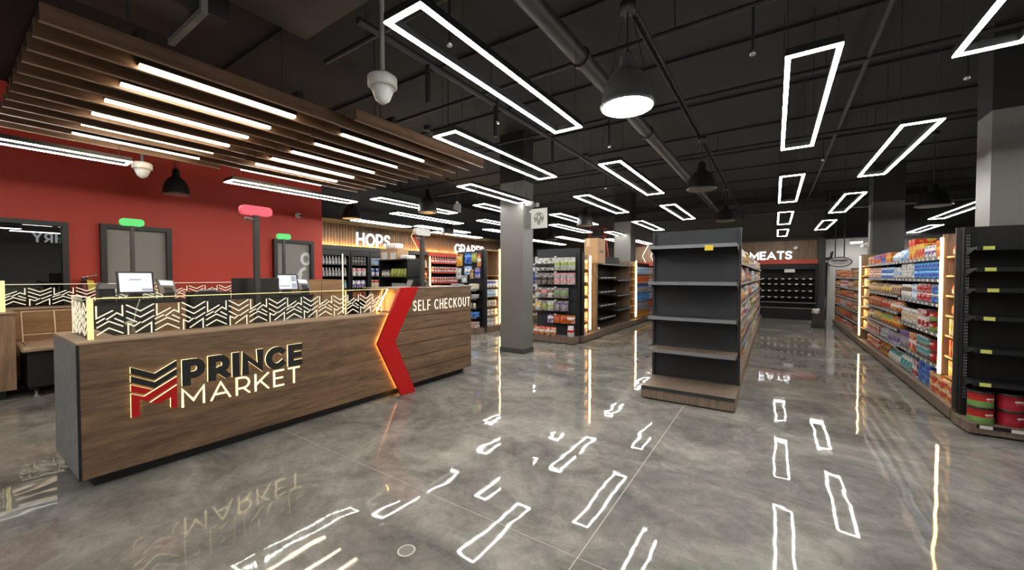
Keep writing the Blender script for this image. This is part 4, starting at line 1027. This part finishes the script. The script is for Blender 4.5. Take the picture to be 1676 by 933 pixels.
for z, (c, k) in zip((1.81, 1.59, 1.36, 1.13, .90, .66, .42), NI):
    w = {'bag': .16, 'jar': .12, 'carton': .075}[k]
    row(FR, 6.22, 6.59, z, k, c, w, .185, .14 if k != 'carton' else .25, 'near amber lit niche, %s' % NZ[z], setback=.05)
FARC = ['brown and tan', 'red and tan', 'tan and red', 'orange and red', 'white and red', 'tan and brown', 'brown and orange', 'crimson and tan', 'grey and tan', 'orange and tan']
fi = 0
for nm, y0, y1 in (('fourth bay', 11.98, 14.18), ('farthest bay', 14.27, 16.53)):
    for l in range(6):
        for q in range(2):
            a, bb = y0 + q * (y1 - y0) / 2, y0 + (q + 1) * (y1 - y0) / 2 - .02
            k = ['bag', 'pack', 'carton'][fi % 3]; c = FARC[(fi * 7 + l) % 10]; fi += 1
            row(FR, a, bb, ZS[l], k, c, .19 if k != 'pack' else .26, .21 if k != 'pack' else .105, .16, W(l, nm), 2 if k == 'pack' else 1)
for z, c in zip((1.59, 1.36, 1.13, .90, .66, .42), ('yellow and cream', 'cream and yellow', 'tan and yellow', 'cream and tan', 'yellow and tan', 'tan and cream')):
    row(FR, 11.24, 11.85, z, 'carton', c, .13, .17, .2, 'far amber lit niche, %s' % NZ[z], setback=.05)

# ---------------------------------------------------------------- RIGHT END CAP (faces -y)
ec = thing('end_shelf_unit', 'black empty end shelf unit with lime tags and large tins on its wood base', 'shelving', (2.2, 6.0, 0))
b = MB(); b.prism([(1.63, 5.765), (2.75, 5.765), (2.75, 6.13), (1.60, 6.13), (1.60, 6.02)], fz(0), .02, .115); b.part('plinth_board', M_PLINTH, ec)
B(1.66, 2.72, 5.80, 6.12, 0, .02).part('toe_recess', M_BLACK, ec)
B(1.64, 2.75, 6.115, 6.145, .115, 2.095).part('back_panel', M_ENDBLK, ec)
for x in (1.645, 2.71): B(x, x + .045, 6.06, 6.115, .115, 2.095).part('upright', M_BLACK, ec)
slots(ec, fy(6.06), 1.668, .3, 2.0, M_SLOT); slots(ec, fy(6.06), 1.682, .3, 2.0, M_SLOT)
for k, z in enumerate((1.87, 1.66, 1.455, 1.175, .85, .52)):
    s = B(1.66, 2.74, 5.80, 6.11, z - .02, z).part('shelf', M_BLACK, ec)
    B(1.66, 2.74, 5.788, 5.80, z - .035, z + .006).part('price_rail', M_BLACK, s)
    tx = [.0, .015, .035, .015, .0, .0][k]
    B(1.70 + tx, 1.775 + tx, 5.783, 5.788, z - .032, z + .004).part('price_tag', M_TAGG, s, 'lime yellow price tag')
    MB().prism([(6.11, z - .02), (5.84, z - .02), (6.11, z - .10)], lambda u, v, d: (d, u, v), 1.66, 1.67).part('bracket', M_BLACK, s)
B(1.68, 2.74, 5.758, 5.765, .075, .112).part('base_rail', M_BLACK, ec)
for x in (1.70, 1.905, 2.15): B(x, x + .085, 5.752, 5.758, .076, .108).part('base_tag', M_WHITE, ec)
put('tin', 'crimson', .178, .158, .178, (1.935, 5.885, .1155), .3, 'large crimson tin beside the green-banded tins, lower of its pair')
put('tin', 'crimson', .178, .158, .178, (1.935, 5.885, .2745), .1, 'large crimson tin beside the green-banded tins, upper of its pair')
put('tin', 'crimson', .178, .158, .178, (2.13, 5.885, .1155), -.1, 'large crimson tin cut by the right picture edge, lower one')
put('tin', 'crimson', .178, .158, .178, (2.13, 5.885, .2745), .2, 'large crimson tin cut by the right picture edge, upper one')
put('tin', 'red and green', .178, .158, .178, (1.735, 5.875, .1155), .2, 'red tin with green band on the end shelf base, lower one')
put('tin', 'red and green', .178, .158, .178, (1.735, 5.875, .2745), .25, 'red tin with green band on the end shelf base, upper one')

# ---------------------------------------------------------------- CENTRE GONDOLA
cg = thing('end_shelf_unit', 'charcoal empty end shelf unit with a wood base in the middle of the floor', 'shelving', (-.9, 5.5, 0))
B(-1.42, -.36, 5.12, 5.80, .02, .17).part('plinth_board', M_PLINTH, cg)
B(-1.40, -.38, 5.15, 5.78, 0, .02).part('toe_recess', M_BLACK, cg)
B(-1.42, -.36, 5.108, 5.12, .135, .172).part('base_rail', M_SHELF, cg)
B(-1.43, -.37, 5.79, 5.83, .17, 2.20).part('back_panel', M_PANEL, cg)
for x in (-1.445, -.385): B(x, x + .03, 5.755, 5.80, .17, 2.20).part('upright', M_SHELF, cg)
slots(cg, fy(5.755), -1.43, .3, 2.15, M_BLACK); slots(cg, fy(5.755), -.37, .3, 2.15, M_BLACK)
for k, z in enumerate((1.975, 1.50, 1.035, .595)):
    s = B(-1.42, -.38, 5.42, 5.79, z - .022, z).part('shelf', M_SHELF if k < 3 else M_PLINTH, cg)
    B(-1.42, -.38, 5.408, 5.42, z - .036, z + .008).part('price_rail', M_RAIL, s)
    for x in (-1.42, -.39): MB().prism([(5.79, z - .022), (5.45, z - .022), (5.79, z - .12)], lambda u, v, d: (d, u, v), x, x + .01).part('bracket', M_SHELF, s)
B(-.73, -.635, 5.400, 5.408, 1.90, 1.965).part('sale_tag', M_TAGY, cg, 'bright yellow sale tag on the top shelf rail')
rn = thing('stocked_gondola', 'long stocked shelf run behind the empty centre end unit', 'shelving', (-.9, 11.4, 0))
for y0, y1 in ((5.84, 9.5), (9.51, 13.2), (13.21, 17.0)): B(-1.38, -.38, y0, y1, .02, .17).part('plinth_board', M_PLINTH, rn)
B(-1.36, -.40, 5.85, 16.98, 0, .02).part('toe_recess', M_BLACK, rn)
B(-.93, -.90, 5.84, 17.0, .17, 2.05).part('back_panel', M_PANEL, rn)
CL = [.50, .83, 1.16, 1.48, 1.79]
for y0, y1 in ((5.86, 7.5), (7.52, 9.4), (9.42, 12.0), (12.02, 14.5), (14.52, 16.98)):
    for z in CL:
        shelf_x(rn, -.90, -.42, y0, y1, z, -.42, int((y1 - y0) / .25))
        B(-1.38, -.93, y0, y1, z - .022, z).part('shelf', M_SHELF, rn)
for y in (5.845, 7.505, 9.405, 12.005, 14.505): B(-.90, -.62, y, y + .012, .17, 2.05).part('shelf_bracket', M_SHELF, rn)
FC = ('+x', -.425)
PC = ['white and pink', 'yellow and grey', 'white and red', 'cream and brown', 'yellow and black', 'grey and red', 'white and grey', 'purple and white', 'tan and grey', 'white and sky', 'grey and white', 'green and cream', 'cream and tan', 'tan and white']
pi = 0
for nm, y0, y1 in (('first bay', 5.88, 7.48), ('second bay', 7.54, 9.38), ('third bay', 9.44, 11.98), ('fourth bay', 12.04, 14.48), ('fifth bay', 14.54, 16.9)):
    for l, z in enumerate([.17] + CL):
        for q in range(2):
            a, bb = y0 + q * (y1 - y0) / 2, y0 + (q + 1) * (y1 - y0) / 2 - .02
            k = ['bag', 'carton', 'jar', 'bag', 'can', 'carton'][(pi + l) % 6]; c = PC[(pi * 5 + l * 3) % 14]; pi += 1
            w = .17 if y0 < 9 else .26
            if k in ('jar', 'can'): w = .13
            hh = R.uniform(.20, .27) if z < 1.7 else R.uniform(.26, .34)
            if k == 'can': row(FC, a, bb, z, k, c, w, .12, w, 'centre run %s, %s' % (nm, ORDZ[l]), 2)
            else: row(FC, a, bb, z, k, c, w, round(hh, 2), min(w, .16), 'centre run %s, %s' % (nm, ORDZ[l]))

# ---------------------------------------------------------------- LEFT GONDOLA: peg end
pe = thing('peg_end_unit', 'black pegboard end unit hung with rows of pouches left of the lit shelves', 'shelving', (-4.36, 8.4, 0))
B(-4.95, -3.80, 8.18, 8.47, .02, .17).part('plinth_board', M_PLINTH, pe)
B(-4.93, -3.82, 8.21, 8.46, 0, .02).part('toe_recess', M_BLACK, pe)
B(-4.93, -3.80, 8.47, 8.50, .17, 2.24).part('back_panel', M_PANEL, pe)
B(-3.84, -3.80, 8.43, 8.47, .17, 2.12).part('upright', M_BLACK, pe)
FE = ('-y', 8.18)
PEG = [(2.02, .30, ['white and black'] * 3 + ['white and lime'] * 3), (1.66, .27, ['grey and black'] * 3 + ['pink and grey'] * 3), (1.305, .24, ['white and brown', 'grey and pink', 'white and brown', 'grey and green', 'grey and green', None]), (.995, .24, ['white and yellow', 'grey and lime', 'white and lime', 'grey and purple', 'grey and purple', None]), (.665, .19, [None, None, 'purple and white', 'orange and red', 'red and orange', 'orange and white'])]
for r_, (zt, h, cols) in enumerate(PEG):
    B(-4.90, -3.82, 8.452, 8.47, zt - .015, zt + .005).part('peg_bar', M_BLACK, pe)
    for i, c in enumerate(cols):
        x = -4.80 + i * .172
        if not c: continue
        hk = MB().tube([(x, 8.455, zt - .012), (x, 8.22, zt - .012), (x, 8.21, zt + .006)], .004, 5).part('peg_hook', M_CHROME, pe)
        B(x - .03, x + .03, 8.205, 8.208, zt + .0, zt + .03).part('price_tag', M_WHITE, hk) if i % 3 == 0 else None
        for q in range(2):
            put('hangbag', c, .162, h, .075, (x, 8.29 + q * .10, zt - .012 - h * .97), 0, '%s hanging pouch, %s from left, %s pegboard row, %s' % (c, NTH[i], NTH[r_], ['front one', 'one behind'][q]))
row(FE, -4.90, -4.28, .17, 'bag', 'red and white', .15, .20, .11, 'left end of the pegboard unit base')
row(FE, -3.99, -3.82, .17, 'bag', 'white and red', .16, .26, .12, 'right end of the pegboard unit base')

# ---------------------------------------------------------------- LEFT GONDOLA: lit run (faces +x)
lg = thing('lit_gondola', 'shelf run with amber light strips and an empty black bay left of centre', 'shelving', (-4.3, 12.5, 0))
for y0, y1 in ((8.55, 10.6), (10.61, 12.9), (12.91, 14.7), (14.71, 16.5)): B(-4.85, -3.72, y0, y1, .02, .17).part('plinth_board', M_PLINTH, lg)
B(-4.83, -3.75, 8.56, 16.48, 0, .02).part('toe_recess', M_BLACK, lg)
B(-4.33, -4.30, 8.7, 16.5, .17, 2.08).part('back_panel', M_BLACK, lg)
B(-4.80, -3.76, 8.56, 8.70, .17, 2.14).part('side_panel', M_BLACK, lg)
B(-4.30, -3.80, 9.10, 9.135, .17, 2.10).part('wood_divider', M_WALZ, lg)
B(-4.30, -3.84, 9.60, 9.74, .17, 1.90).part('wood_divider', M_WALZ, lg)
B(-4.30, -3.80, 12.96, 13.0, .17, 2.06).part('wood_divider', M_WALZ, lg)
B(-4.30, -3.78, 12.26, 12.29, .17, 2.04).part('wood_divider', M_WALZ, lg)
for y, z0 in ((9.095, .26), (12.955, .24)): B(-3.80, -3.776, y - .012, y + .043, z0, 2.08).part('led_strip', M_ESTRIP, lg)
for z in (.48, .80, 1.12, 1.44, 1.76): B(-4.30, -3.80, 8.71, 9.09, z - .018, z).part('niche_shelf', M_HONEY, lg)
for z in (.47, .81, 1.17, 1.55): shelf_x(lg, -4.30, -3.78, 9.76, 10.95, z, -3.78, 5)
for z in (.61, 1.03, 1.47): shelf_x(lg, -4.30, -3.72, 10.97, 12.25, z, -3.72, 0)
shelf_x(lg, -4.30, -3.74, 9.76, 12.25, 1.91, -3.74, 0)
B(-4.32, -4.0, 11.0, 11.9, 1.915, 2.14).part('back_upstand', M_SHELF, lg)
for z in (.40, .62, .84, 1.06, 1.28, 1.50, 1.72, 1.93): B(-4.30, -3.80, 12.30, 12.95, z - .02, z).part('niche_shelf', M_HONEY, lg)
FL = ('+x', -3.80)
for z, c in zip((.17, .48, .80, 1.12, 1.44, 1.76), ('white and red', 'orange and cream', 'cream and tan', 'tan and yellow', 'cream and red', 'red and cream')):
    row(FL, 8.73, 9.08, z, 'carton', c, .105, .22, .16, 'lit niche by pegboard, %s' % N6[z], setback=.04)
LL = [.46, .76, 1.06, 1.36, 1.66]
for z in LL: shelf_x(lg, -4.30, -3.79, 13.02, 16.48, z, -3.79, 16)
for l, (z, c, k) in enumerate(zip([.17] + LL, ('yellow and orange', 'purple and grey', 'blue and sky', 'grey and blue', 'red and orange', 'sky and white'), ('carton', 'pack', 'pack', 'carton', 'carton', 'pack'))):
    row(FL, 13.05, 14.7, z, k, c, .20, .24 if k == 'carton' else .115, .22, 'far lit run, %s, near part' % ORDZ[l], 2 if k == 'pack' else 1)
    row(FL, 14.74, 16.4, z, k, ['white and red', 'orange and red', 'white and blue', 'purple and white', 'white and orange', 'pink and white'][l], .26, .24 if k == 'carton' else .115, .22, 'far lit run, %s, back part' % ORDZ[l], 2 if k == 'pack' else 1)
bx = thing('cardboard_box', 'tall brown cardboard box standing on top of the empty black bay', 'box', (-4.03, 10.0, 1.913))
B(-4.22, -3.84, 9.74, 10.27, 1.913, 2.58, ch=.004).part('carton_body', M_CARD, bx)
B(-4.16, -4.06, 9.736, 9.74, 2.36, 2.57).part('tape', plain('pale_tape', (.62, .45, .28), .4), bx)
B(-3.84, -3.8385, 9.85, 10.15, 2.20, 2.27).part('printed_mark', plain('faded_print', (.20, .13, .08), .7), bx)
B(-4.22, -3.84, 10.0, 10.01, 2.58, 2.582).part('flap_seam', plain('seam_dark', (.2, .12, .06), .8), bx)
sp = thing('plastic_wrap', 'crumpled white plastic wrap left on the base of the empty bay', 'wrap', (-3.95, 9.95, .17))
b = MB()
for i in range(9):
    a = R.uniform(0, 6.28); r0 = R.uniform(.02, .13)
    b.lathe([(.05, 0), (.06, .02), (.03, R.uniform(.04, .07))], (-3.95 + r0 * math.cos(a), 9.98 + 1.6 * r0 * math.sin(a), .171), 7)
b.part('folds', M_WHITE, sp)
ld = thing('step_ladder', 'tall orange red step ladder behind the cardboard box', 'ladder', (-5.5, 14.0, 0))
M_LAD = plain('orange_red_fibreglass', (.55, .06, .03), .45)
for x0, x1 in ((-6.05, -5.85), (-5.05, -5.28)):
    MB().tube([(x0, 13.5, 0), (x1, 14.0, 3.35)], .032, 6).part('front_rail', M_LAD, ld)
    MB().tube([(x0, 14.6, 0), (x1, 14.08, 3.35)], .025, 6).part('rear_rail', M_LAD, ld)
for k in range(9):
    z = .33 + k * .34; f = z / 3.35
    B(-6.05 + .2 * f, -5.05 - .23 * f, 13.46 + .5 * f, 13.56 + .5 * f, z, z + .025).part('tread', M_RAIL, ld)
B(-5.92, -5.2, 13.9, 14.2, 3.35, 3.45, ch=.01).part('top_cap', plain('dark_maroon', (.05, .012, .012), .5), ld)

# ---------------------------------------------------------------- GONDOLA B (behind the column): end cap and lit niche
be = thing('end_shelf_unit', 'black end shelf unit crowded with bright goods behind the self checkout block', 'shelving', (-7.1, 8.4, 0))
B(-7.65, -6.66, 8.20, 8.55, .0, .17).part('plinth_board', M_PLINTH, be)
B(-7.65, -6.64, 8.55, 8.58, .17, 2.28).part('back_panel', M_PANEL, be)
B(-6.69, -6.62, 8.48, 8.60, .17, 2.30).part('upright', M_BLACK, be)
for z in (.46, .72, .98, 1.20):
    s = B(-7.64, -6.68, 8.22, 8.55, z - .02, z).part('shelf', M_BLACK, be); B(-7.64, -6.68, 8.208, 8.22, z - .034, z + .006).part('price_rail', M_RAIL, s)
FB = ('-y', 8.2)
for a, bb, z, k, c, w, h, d in ((-7.62, -7.28, 1.20, 'tub', 'white and blue', .16, .16, .2), (-7.26, -6.98, 1.20, 'carton', 'white and green', .13, .13, .2), (-6.96, -6.72, 1.20, 'pack', 'white and cream', .23, .17, .2),
      (-7.62, -6.9, .98, 'jar', 'grey and red', .11, .13, .11), (-6.88, -6.72, .98, 'tub', 'white and grey', .15, .10, .2), (-6.98, -6.72, .72, 'jar', 'white and lime', .085, .12, .09), (-7.62, -6.72, .46, 'carton', 'blue and sky', .14, .14, .2), (-7.0, -6.72, .17, 'carton', 'pink and grey', .13, .16, .2)):
    row(FB, a, bb, z, k, c, w, h, d, 'crowded black end unit behind self checkout')
for x, z, c, w, h in ((-7.42, 1.86, 'yellow and tan', .24, .34), (-7.12, 1.62, 'sky and white', .28, .24), (-7.10, 1.93, 'blue and sky', .26, .28), (-6.88, 1.96, 'green and lime', .18, .26), (-6.73, 1.84, 'red and white', .13, .36),
                      (-7.46, 1.50, 'white and grey', .2, .30), (-6.78, 1.52, 'purple and blue', .2, .3), (-6.97, 1.50, 'tan and brown', .14, .26), (-7.25, 1.40, 'white and teal', .2, .2)):
    hk = MB().tube([(x, 8.55, z + h * .95), (x, 8.34, z + h * .95)], .004, 5).part('peg_hook', M_CHROME, be)
    put('hangbag', c, w, h, .07, (x, 8.37 + R.uniform(0, .03), z), 0, '%s large hanging pouch on the crowded end unit' % c)
lb = thing('lit_gondola', 'shelf run with an amber strip just left of the near grey column', 'shelving', (-7.1, 12.5, 0))
for y0, y1 in ((8.62, 9.5), (9.51, 13.0), (13.01, 16.5)): B(-7.6, -6.62, y0, y1, 0, .17).part('plinth_board', M_PLINTH, lb)
B(-7.13, -7.10, 8.64, 16.5, .17, 2.25).part('back_panel', M_BLACK, lb)
B(-7.10, -6.66, 8.64, 8.67, .17, 2.30).part('side_panel', M_BLACK, lb)
B(-7.10, -6.67, 9.27, 9.30, .17, 2.34).part('wood_divider', M_WALZ, lb)
B(-7.095, -7.09, 8.67, 9.27, .17, 2.3).part('wood_lining', M_WALZ, lb)
B(-6.67, -6.645, 9.255, 9.31, .2, 2.36).part('led_strip', M_ESTRIP, lb)
B(-7.1, -6.66, 8.66, 9.3, 2.30, 2.33).part('niche_top', M_WALZ, lb)
for z in (.45, .72, 1.0, 1.27, 1.60): B(-7.09, -6.67, 8.67, 9.26, z - .02, z).part('niche_shelf', M_HONEY, lb)
FBX = ('+x', -6.67)
for z, k, c, w, h, st in ((.17, 'carton', 'white and grey', .16, .24, 1), (.45, 'pack', 'white and cream', .17, .10, 2), (.72, 'jar', 'white and grey', .12, .17, 1), (1.0, 'carton', 'sky and white', .12, .2, 1), (1.27, 'carton', 'white and blue', .13, .2, 1)):
    row(FBX, 8.70, 9.24, z, k, c, w, h, .15, 'lit niche left of grey column', st, setback=.03)
BL = [.46, .78, 1.1, 1.42, 1.74]
for z in BL: shelf_x(lb, -7.1, -6.66, 9.32, 16.48, z, -6.66, 0)
for l, (z, c) in enumerate(zip([.17] + BL, ('brown and cream', 'yellow and white', 'green and white', 'purple and white', 'blue and purple', 'white and purple'))):
    row(FBX, 10.4, 14.4, z, 'bag' if l < 3 else 'carton', c, .24, .26, .16, 'run behind grey column, %s' % ORDZ[l])

# ---------------------------------------------------------------- HOPS coolers and neighbours
CB = [(5.75, 6.93), (6.95, 7.58), (7.60, 8.13), (8.15, 8.72)]
CC = [['white and grey', 'white and grey', 'white and sky', 'white and black'], ['grey and black', 'white and pink', 'purple and white', 'red and grey'], ['grey and sky', 'white and blue', 'cream and red', 'white and tan'], ['pink and purple', 'lime and white', 'orange and cream', 'white and lime']]
FH = ('+x', XH + .56)
for i, (y0, y1) in enumerate(CB):
    t = thing('drinks_cooler', '%s black open drinks cooler from the left below the HOPS letters' % ORD[i].replace('nearest', 'first'), 'cooler', (XH + .3, (y0 + y1) / 2, 0), 'drinks coolers')
    B(XH + .01, XH + .05, y0, y1, .1, 2.33).part('back_panel', M_BLACK, t)
    for y in (y0, y1 - .05): B(XH + .05, XH + .60, y, y + .05, .1, 2.33).part('side_panel', M_BLACK, t)
    B(XH + .02, XH + .60, y0, y1, 0, .1).part('plinth', M_BLACK, t)
    B(XH + .4, XH + .60, y0 + .05, y1 - .05, 2.18, 2.33).part('canopy', M_BLACK, t)
    for k, z in enumerate((1.92, 1.58, 1.22, .86)):
        s = B(XH + .05, XH + .56, y0 + .05, y1 - .05, z - .02, z).part('shelf', M_BLACK, t)
        kind = ['carton', 'can', 'carton', 'bag'][(i + k) % 4] if i else 'bottle'
        w = {'bottle': .085, 'can': .09, 'carton': .13, 'bag': .14}[kind]; h = .24
        row(FH, y0 + .06, y1 - .06, z, kind, CC[i][k], w, h if kind != 'can' else .12, min(w, .15), '%s of %s cooler under HOPS' % (['top shelf', 'second shelf', 'third shelf', 'fourth shelf'][k], ORD[i].replace('nearest', 'first')), 2 if kind == 'can' else 1)
fl = thing('cooler_light', 'thin amber light strip on the front edge of the HOPS coolers', 'light', (XH + .62, 6.68, 1))
B(XH + .605, XH + .62, 6.66, 6.685, .5, 2.22).part('led_strip', emit('dim_amber_led', (1, .75, .35), 3.0), fl)
B(XH + .598, XH + .606, 6.655, 6.69, .45, 2.26).part('channel', M_BLACK, fl)
wn = thing('wood_display', 'wood lined lit shelf of bottles between the coolers and the red display', 'shelving', (XH + .3, 9.5, 0))
B(XH + .01, XH + .05, 8.78, 10.16, 0, 2.30).part('back_panel', M_HONEY, wn)
for y in (8.78, 10.12): B(XH + .05, XH + .58, y, y + .04, 0, 2.30).part('side_panel', M_HONEY, wn)
for z in (.9, 1.2, 1.52, 1.90): B(XH + .05, XH + .56, 8.82, 10.12, z - .02, z).part('shelf', M_HONEY, wn)
B(XH + .585, XH + .605, 10.125, 10.165, .45, 2.28).part('led_strip', M_ESTRIP, wn)
for z, c in ((.9, 'tan and cream'), (1.2, 'cream and tan'), (1.52, 'orange and cream'), (1.90, 'grey and cream')): row(FH, 8.85, 10.08, z, 'bottle', c, .10, .27, .10, 'wood lined shelf beside the coolers')
rd = thing('red_pusher_display', 'red and black pusher shelf display of small bottles below the GRAPES letters', 'shelving', (XH + .3, 11.6, 0))
B(XH + .01, XH + .05, 10.25, 13.6, 0, 2.28).part('back_panel', M_BLACK, rd)
for z in (2.10, 1.74, 1.36, 1.0):
    s = B(XH + .05, XH + .58, 10.26, 13.58, z - .03, z).part('shelf', M_BLACK, rd)
    B(XH + .58, XH + .60, 10.26, 13.58, z - .055, z + .004).part('price_rail', M_REDB, s)
    B(XH + .58, XH + .595, 10.26, 13.58, z - .22, z - .195).part('pusher_rail', plain('pink_rail', (.6, .25, .25), .5), s)
    row(FH, 10.3, 13.5, z, 'bottle', 'white and red' if z > 1.3 else 'red and white', .125, .19, .10, '%s shelf of the red pusher display' % {2.10: 'top', 1.74: 'second', 1.36: 'third', 1.0: 'lowest'}[z], setback=.0)
du = thing('dark_shelf_unit', 'black shelf unit with produce in front of the HOPS coolers', 'shelving', (-9.05, 7.6, 0))
B(-9.66, -8.42, 7.80, 7.84, .1, 2.03).part('back_panel', M_BLACK, du)
B(-9.66, -8.42, 7.35, 7.84, 0, .1).part('plinth', M_BLACK, du)
for x in (-9.66, -8.46): B(x, x + .04, 7.36, 7.80, .1, 2.03).part('side_panel', M_BLACK, du)
for z in (.5, .80, 1.10, 1.56, 2.05): B(-9.66, -8.42, 7.34, 7.84, z - .025, z).part('shelf', M_BLACK, du)
FD = ('-y', 7.35)
row(FD, -9.2, -8.5, 1.56, 'bag', 'green and lime', .12, .24, .14, 'middle shelf of the dark produce unit')
row(FD, -9.58, -9.24, 1.56, 'jar', 'black and white', .1, .22, .1, 'middle shelf of the dark produce unit')
row(FD, -9.58, -9.24, 1.10, 'bag', 'white and grey', .16, .16, .14, 'lower shelf of the dark produce unit')
row(FD, -9.55, -8.5, .80, 'carton', 'red and orange', .17, .2, .2, 'bottom shelf of the dark produce unit')
tr2 = thing('wire_tray', 'pale tilted tray on the lower shelf of the dark produce unit', 'tray', (-8.85, 7.5, 1.1))
MB().prism([(-9.16, 1.12), (-8.52, 1.12), (-8.62, 1.38), (-9.16, 1.38)], fy(7.42), -.03, 0).part('tray', plain('grey_tray', (.45, .46, .46), .5), tr2)
B(-9.16, -8.52, 7.40, 7.7, 1.101, 1.12).part('base', M_RAIL, tr2)
k = thing('cardboard_box', 'brown cardboard box with white labels on top of the dark produce unit', 'box', (-9.2, 7.6, 2.05))
B(-9.62, -8.86, 7.38, 7.78, 2.051, 2.36, ch=.005).part('carton_body', M_CARD, k)
B(-9.55, -9.30, 7.376, 7.38, 2.06, 2.27).part('label_patch', M_WHITE, k); B(-9.16, -8.92, 7.376, 7.38, 2.06, 2.25).part('label_patch', M_WHITE, k)
k = MB().box(-9.45, -8.98, 7.42, 7.74, 2.361, 2.52, ch=.04).solo('paper_bundle', M_WHITE, 'white bundle lying on the labelled cardboard box', 'bundle', (-9.2, 7.6, 2.361))
k = MB().box(-8.80, -8.48, 7.42, 7.74, 2.051, 2.17, ch=.03).solo('paper_bundle', M_WHITE, 'white bundle beside the labelled box on the dark unit', 'bundle', (-8.6, 7.6, 2.051))
t = thing('square_bin', 'black bin behind the glass screen near the produce unit', 'bin', (-6.3, 4.9, 0))
MB().lathe([(.22, 0), (.26, .9), (.28, .92), (.26, 1.0)], (-6.3, 4.9, 0), 4, smooth=False).part('body', M_BLACKP, t)
MB().lathe([(.24, 1.0), (.2, 1.05)], (-6.3, 4.9, 0), 4, smooth=False).part('lid', M_REDG, t)

# ---------------------------------------------------------------- far right corner
ov = thing('oval_sign', 'pale oval sign with two dark lines of lettering hung near the white wall', 'sign', (1.86, 17.6, 2.1))
OX, OZ, OY = 1.86, 2.07, 17.6
MB().prism(arc(OX, OZ, .33, .17, 0, 360, 36)[:-1], fy(OY), -.015, .015).part('plate', M_WHITEW, ov)
MB().stroke(arc(OX, OZ, .325, .165, 0, 360, 36)[:-1], .014, fy(OY - .015), 0, .008, closed=True).part('rim', M_GREYW, ov)
b = MB(); x = OX - .22
for w in (.05, .04, .05, .05, .04, .045, .06):
    b.stroke([(x, OZ + .01), (x, OZ + .07), (x + w * .7, OZ + .07), (x + w * .7, OZ + .01)], .011, fy(OY - .015), 0, .005); x += w + .016
b.part('upper_line', plain('sign_ink', (.05, .045, .05), .5), ov)
b = MB(); x = OX - .17
for w in (.03, .03, .02, .035, .03, .03, .025): b.box(x, x + w, OY - .02, OY - .015, OZ - .065, OZ - .035); x += w + .014
b.part('lower_line', plain('sign_ink_pale', (.12, .11, .11), .5), ov)
for x in (OX - .12, OX + .12): MB().tube([(x, OY, OZ + .15), (x, OY, ZC)], .018, 6).part('hanging_rod', M_BLACK, ov)
tv = thing('tilted_screen', 'black tilted screen on the dark pier left of the oval sign', 'monitor', (1.6, 17.9, 2.2))
MB().prism([(1.575, 1.95), (1.62, 1.95), (1.70, 2.45), (1.655, 2.45)], lambda u, v, d: (u, d, v), 17.6, 18.0).part('panel', M_BLACKP, tv)
B(1.52, 1.60, 17.8, 18.4, 2.15, 2.25).part('arm', M_BLACK, tv)
dw = thing('wall_downlight', 'short white ceiling light above the oval sign', 'light', (2.45, 18.9, 2.75))
B(2.30, 2.60, 18.7, 18.95, 2.78, 2.82).part('diffuser', M_EFRAME, dw); B(2.28, 2.62, 18.68, 18.97, 2.82, 2.95).part('housing', M_WHITE, dw)
mc = thing('mop_cart', 'black cleaning cart with a pale bundle on top before the meat fridge', 'cart', (1.1, 15.2, 0))
MB().prism([(.98, .10), (1.24, .10), (1.28, .62), (1.10, .42), (.98, .40)], fy(15.0), -.4, 0).part('tub', M_BLACKP, mc)
B(.95, 1.27, 14.95, 15.42, .05, .10).part('base', M_BLACK, mc)
for x in (1.0, 1.22):
    for y in (15.0, 15.36): MB().tube([(x - .012, y, .028), (x + .012, y, .028)], .028, 10).part('caster', M_BLACKP, mc)
b = MB()
for i in range(14):
    a = i * 2.4; b.lathe([(.02, 0), (.045, .03), (.03, .09)], (1.06 + .06 * math.cos(a), 15.12 + .07 * math.sin(a), .40 + .008 * i), 7)
b.part('mop_head', M_WHITE, mc)
MB().tube([(1.26, 15.2, .1), (1.30, 15.2, .95)], .013, 6).part('mop_handle', M_RAIL, mc)
pt = B(1.62, 1.68, 18.6, 19.6, .0, 2.1).solo('white_partition', M_WHITEW, 'narrow pale partition edge right of the dark pier', 'partition', (1.65, 19, 0))

# the DAIRY lettering on the wall opposite (its mirror image shows in the dark window)
wall_sign('DAIRY', -3.95, 3.06, .42, .075, .06, fxn(XR), 1.45, 'white glowing DAIRY letters on the wall opposite the dark window')

# coin-sized floor access cap in the foreground
fc = thing('floor_cap', 'small round metal cap set flush in the concrete foreground', 'floor cap', (0, 0, 0))
CX, CY = -1.74, 1.50
fc.location = (CX, CY, 0); ORG[fc.name] = (CX, CY, 0)
MB().lathe([(.052, .0002), (.050, .0025)], (CX, CY, 0), 24).part('rim', plain('worn_pale_metal', (.55, .54, .5), .5, .2), fc)
MB().lathe([(.042, .0026), (.041, .0032)], (CX, CY, 0), 24).part('disc', plain('worn_grey_metal', (.2, .2, .19), .5, .2), fc)
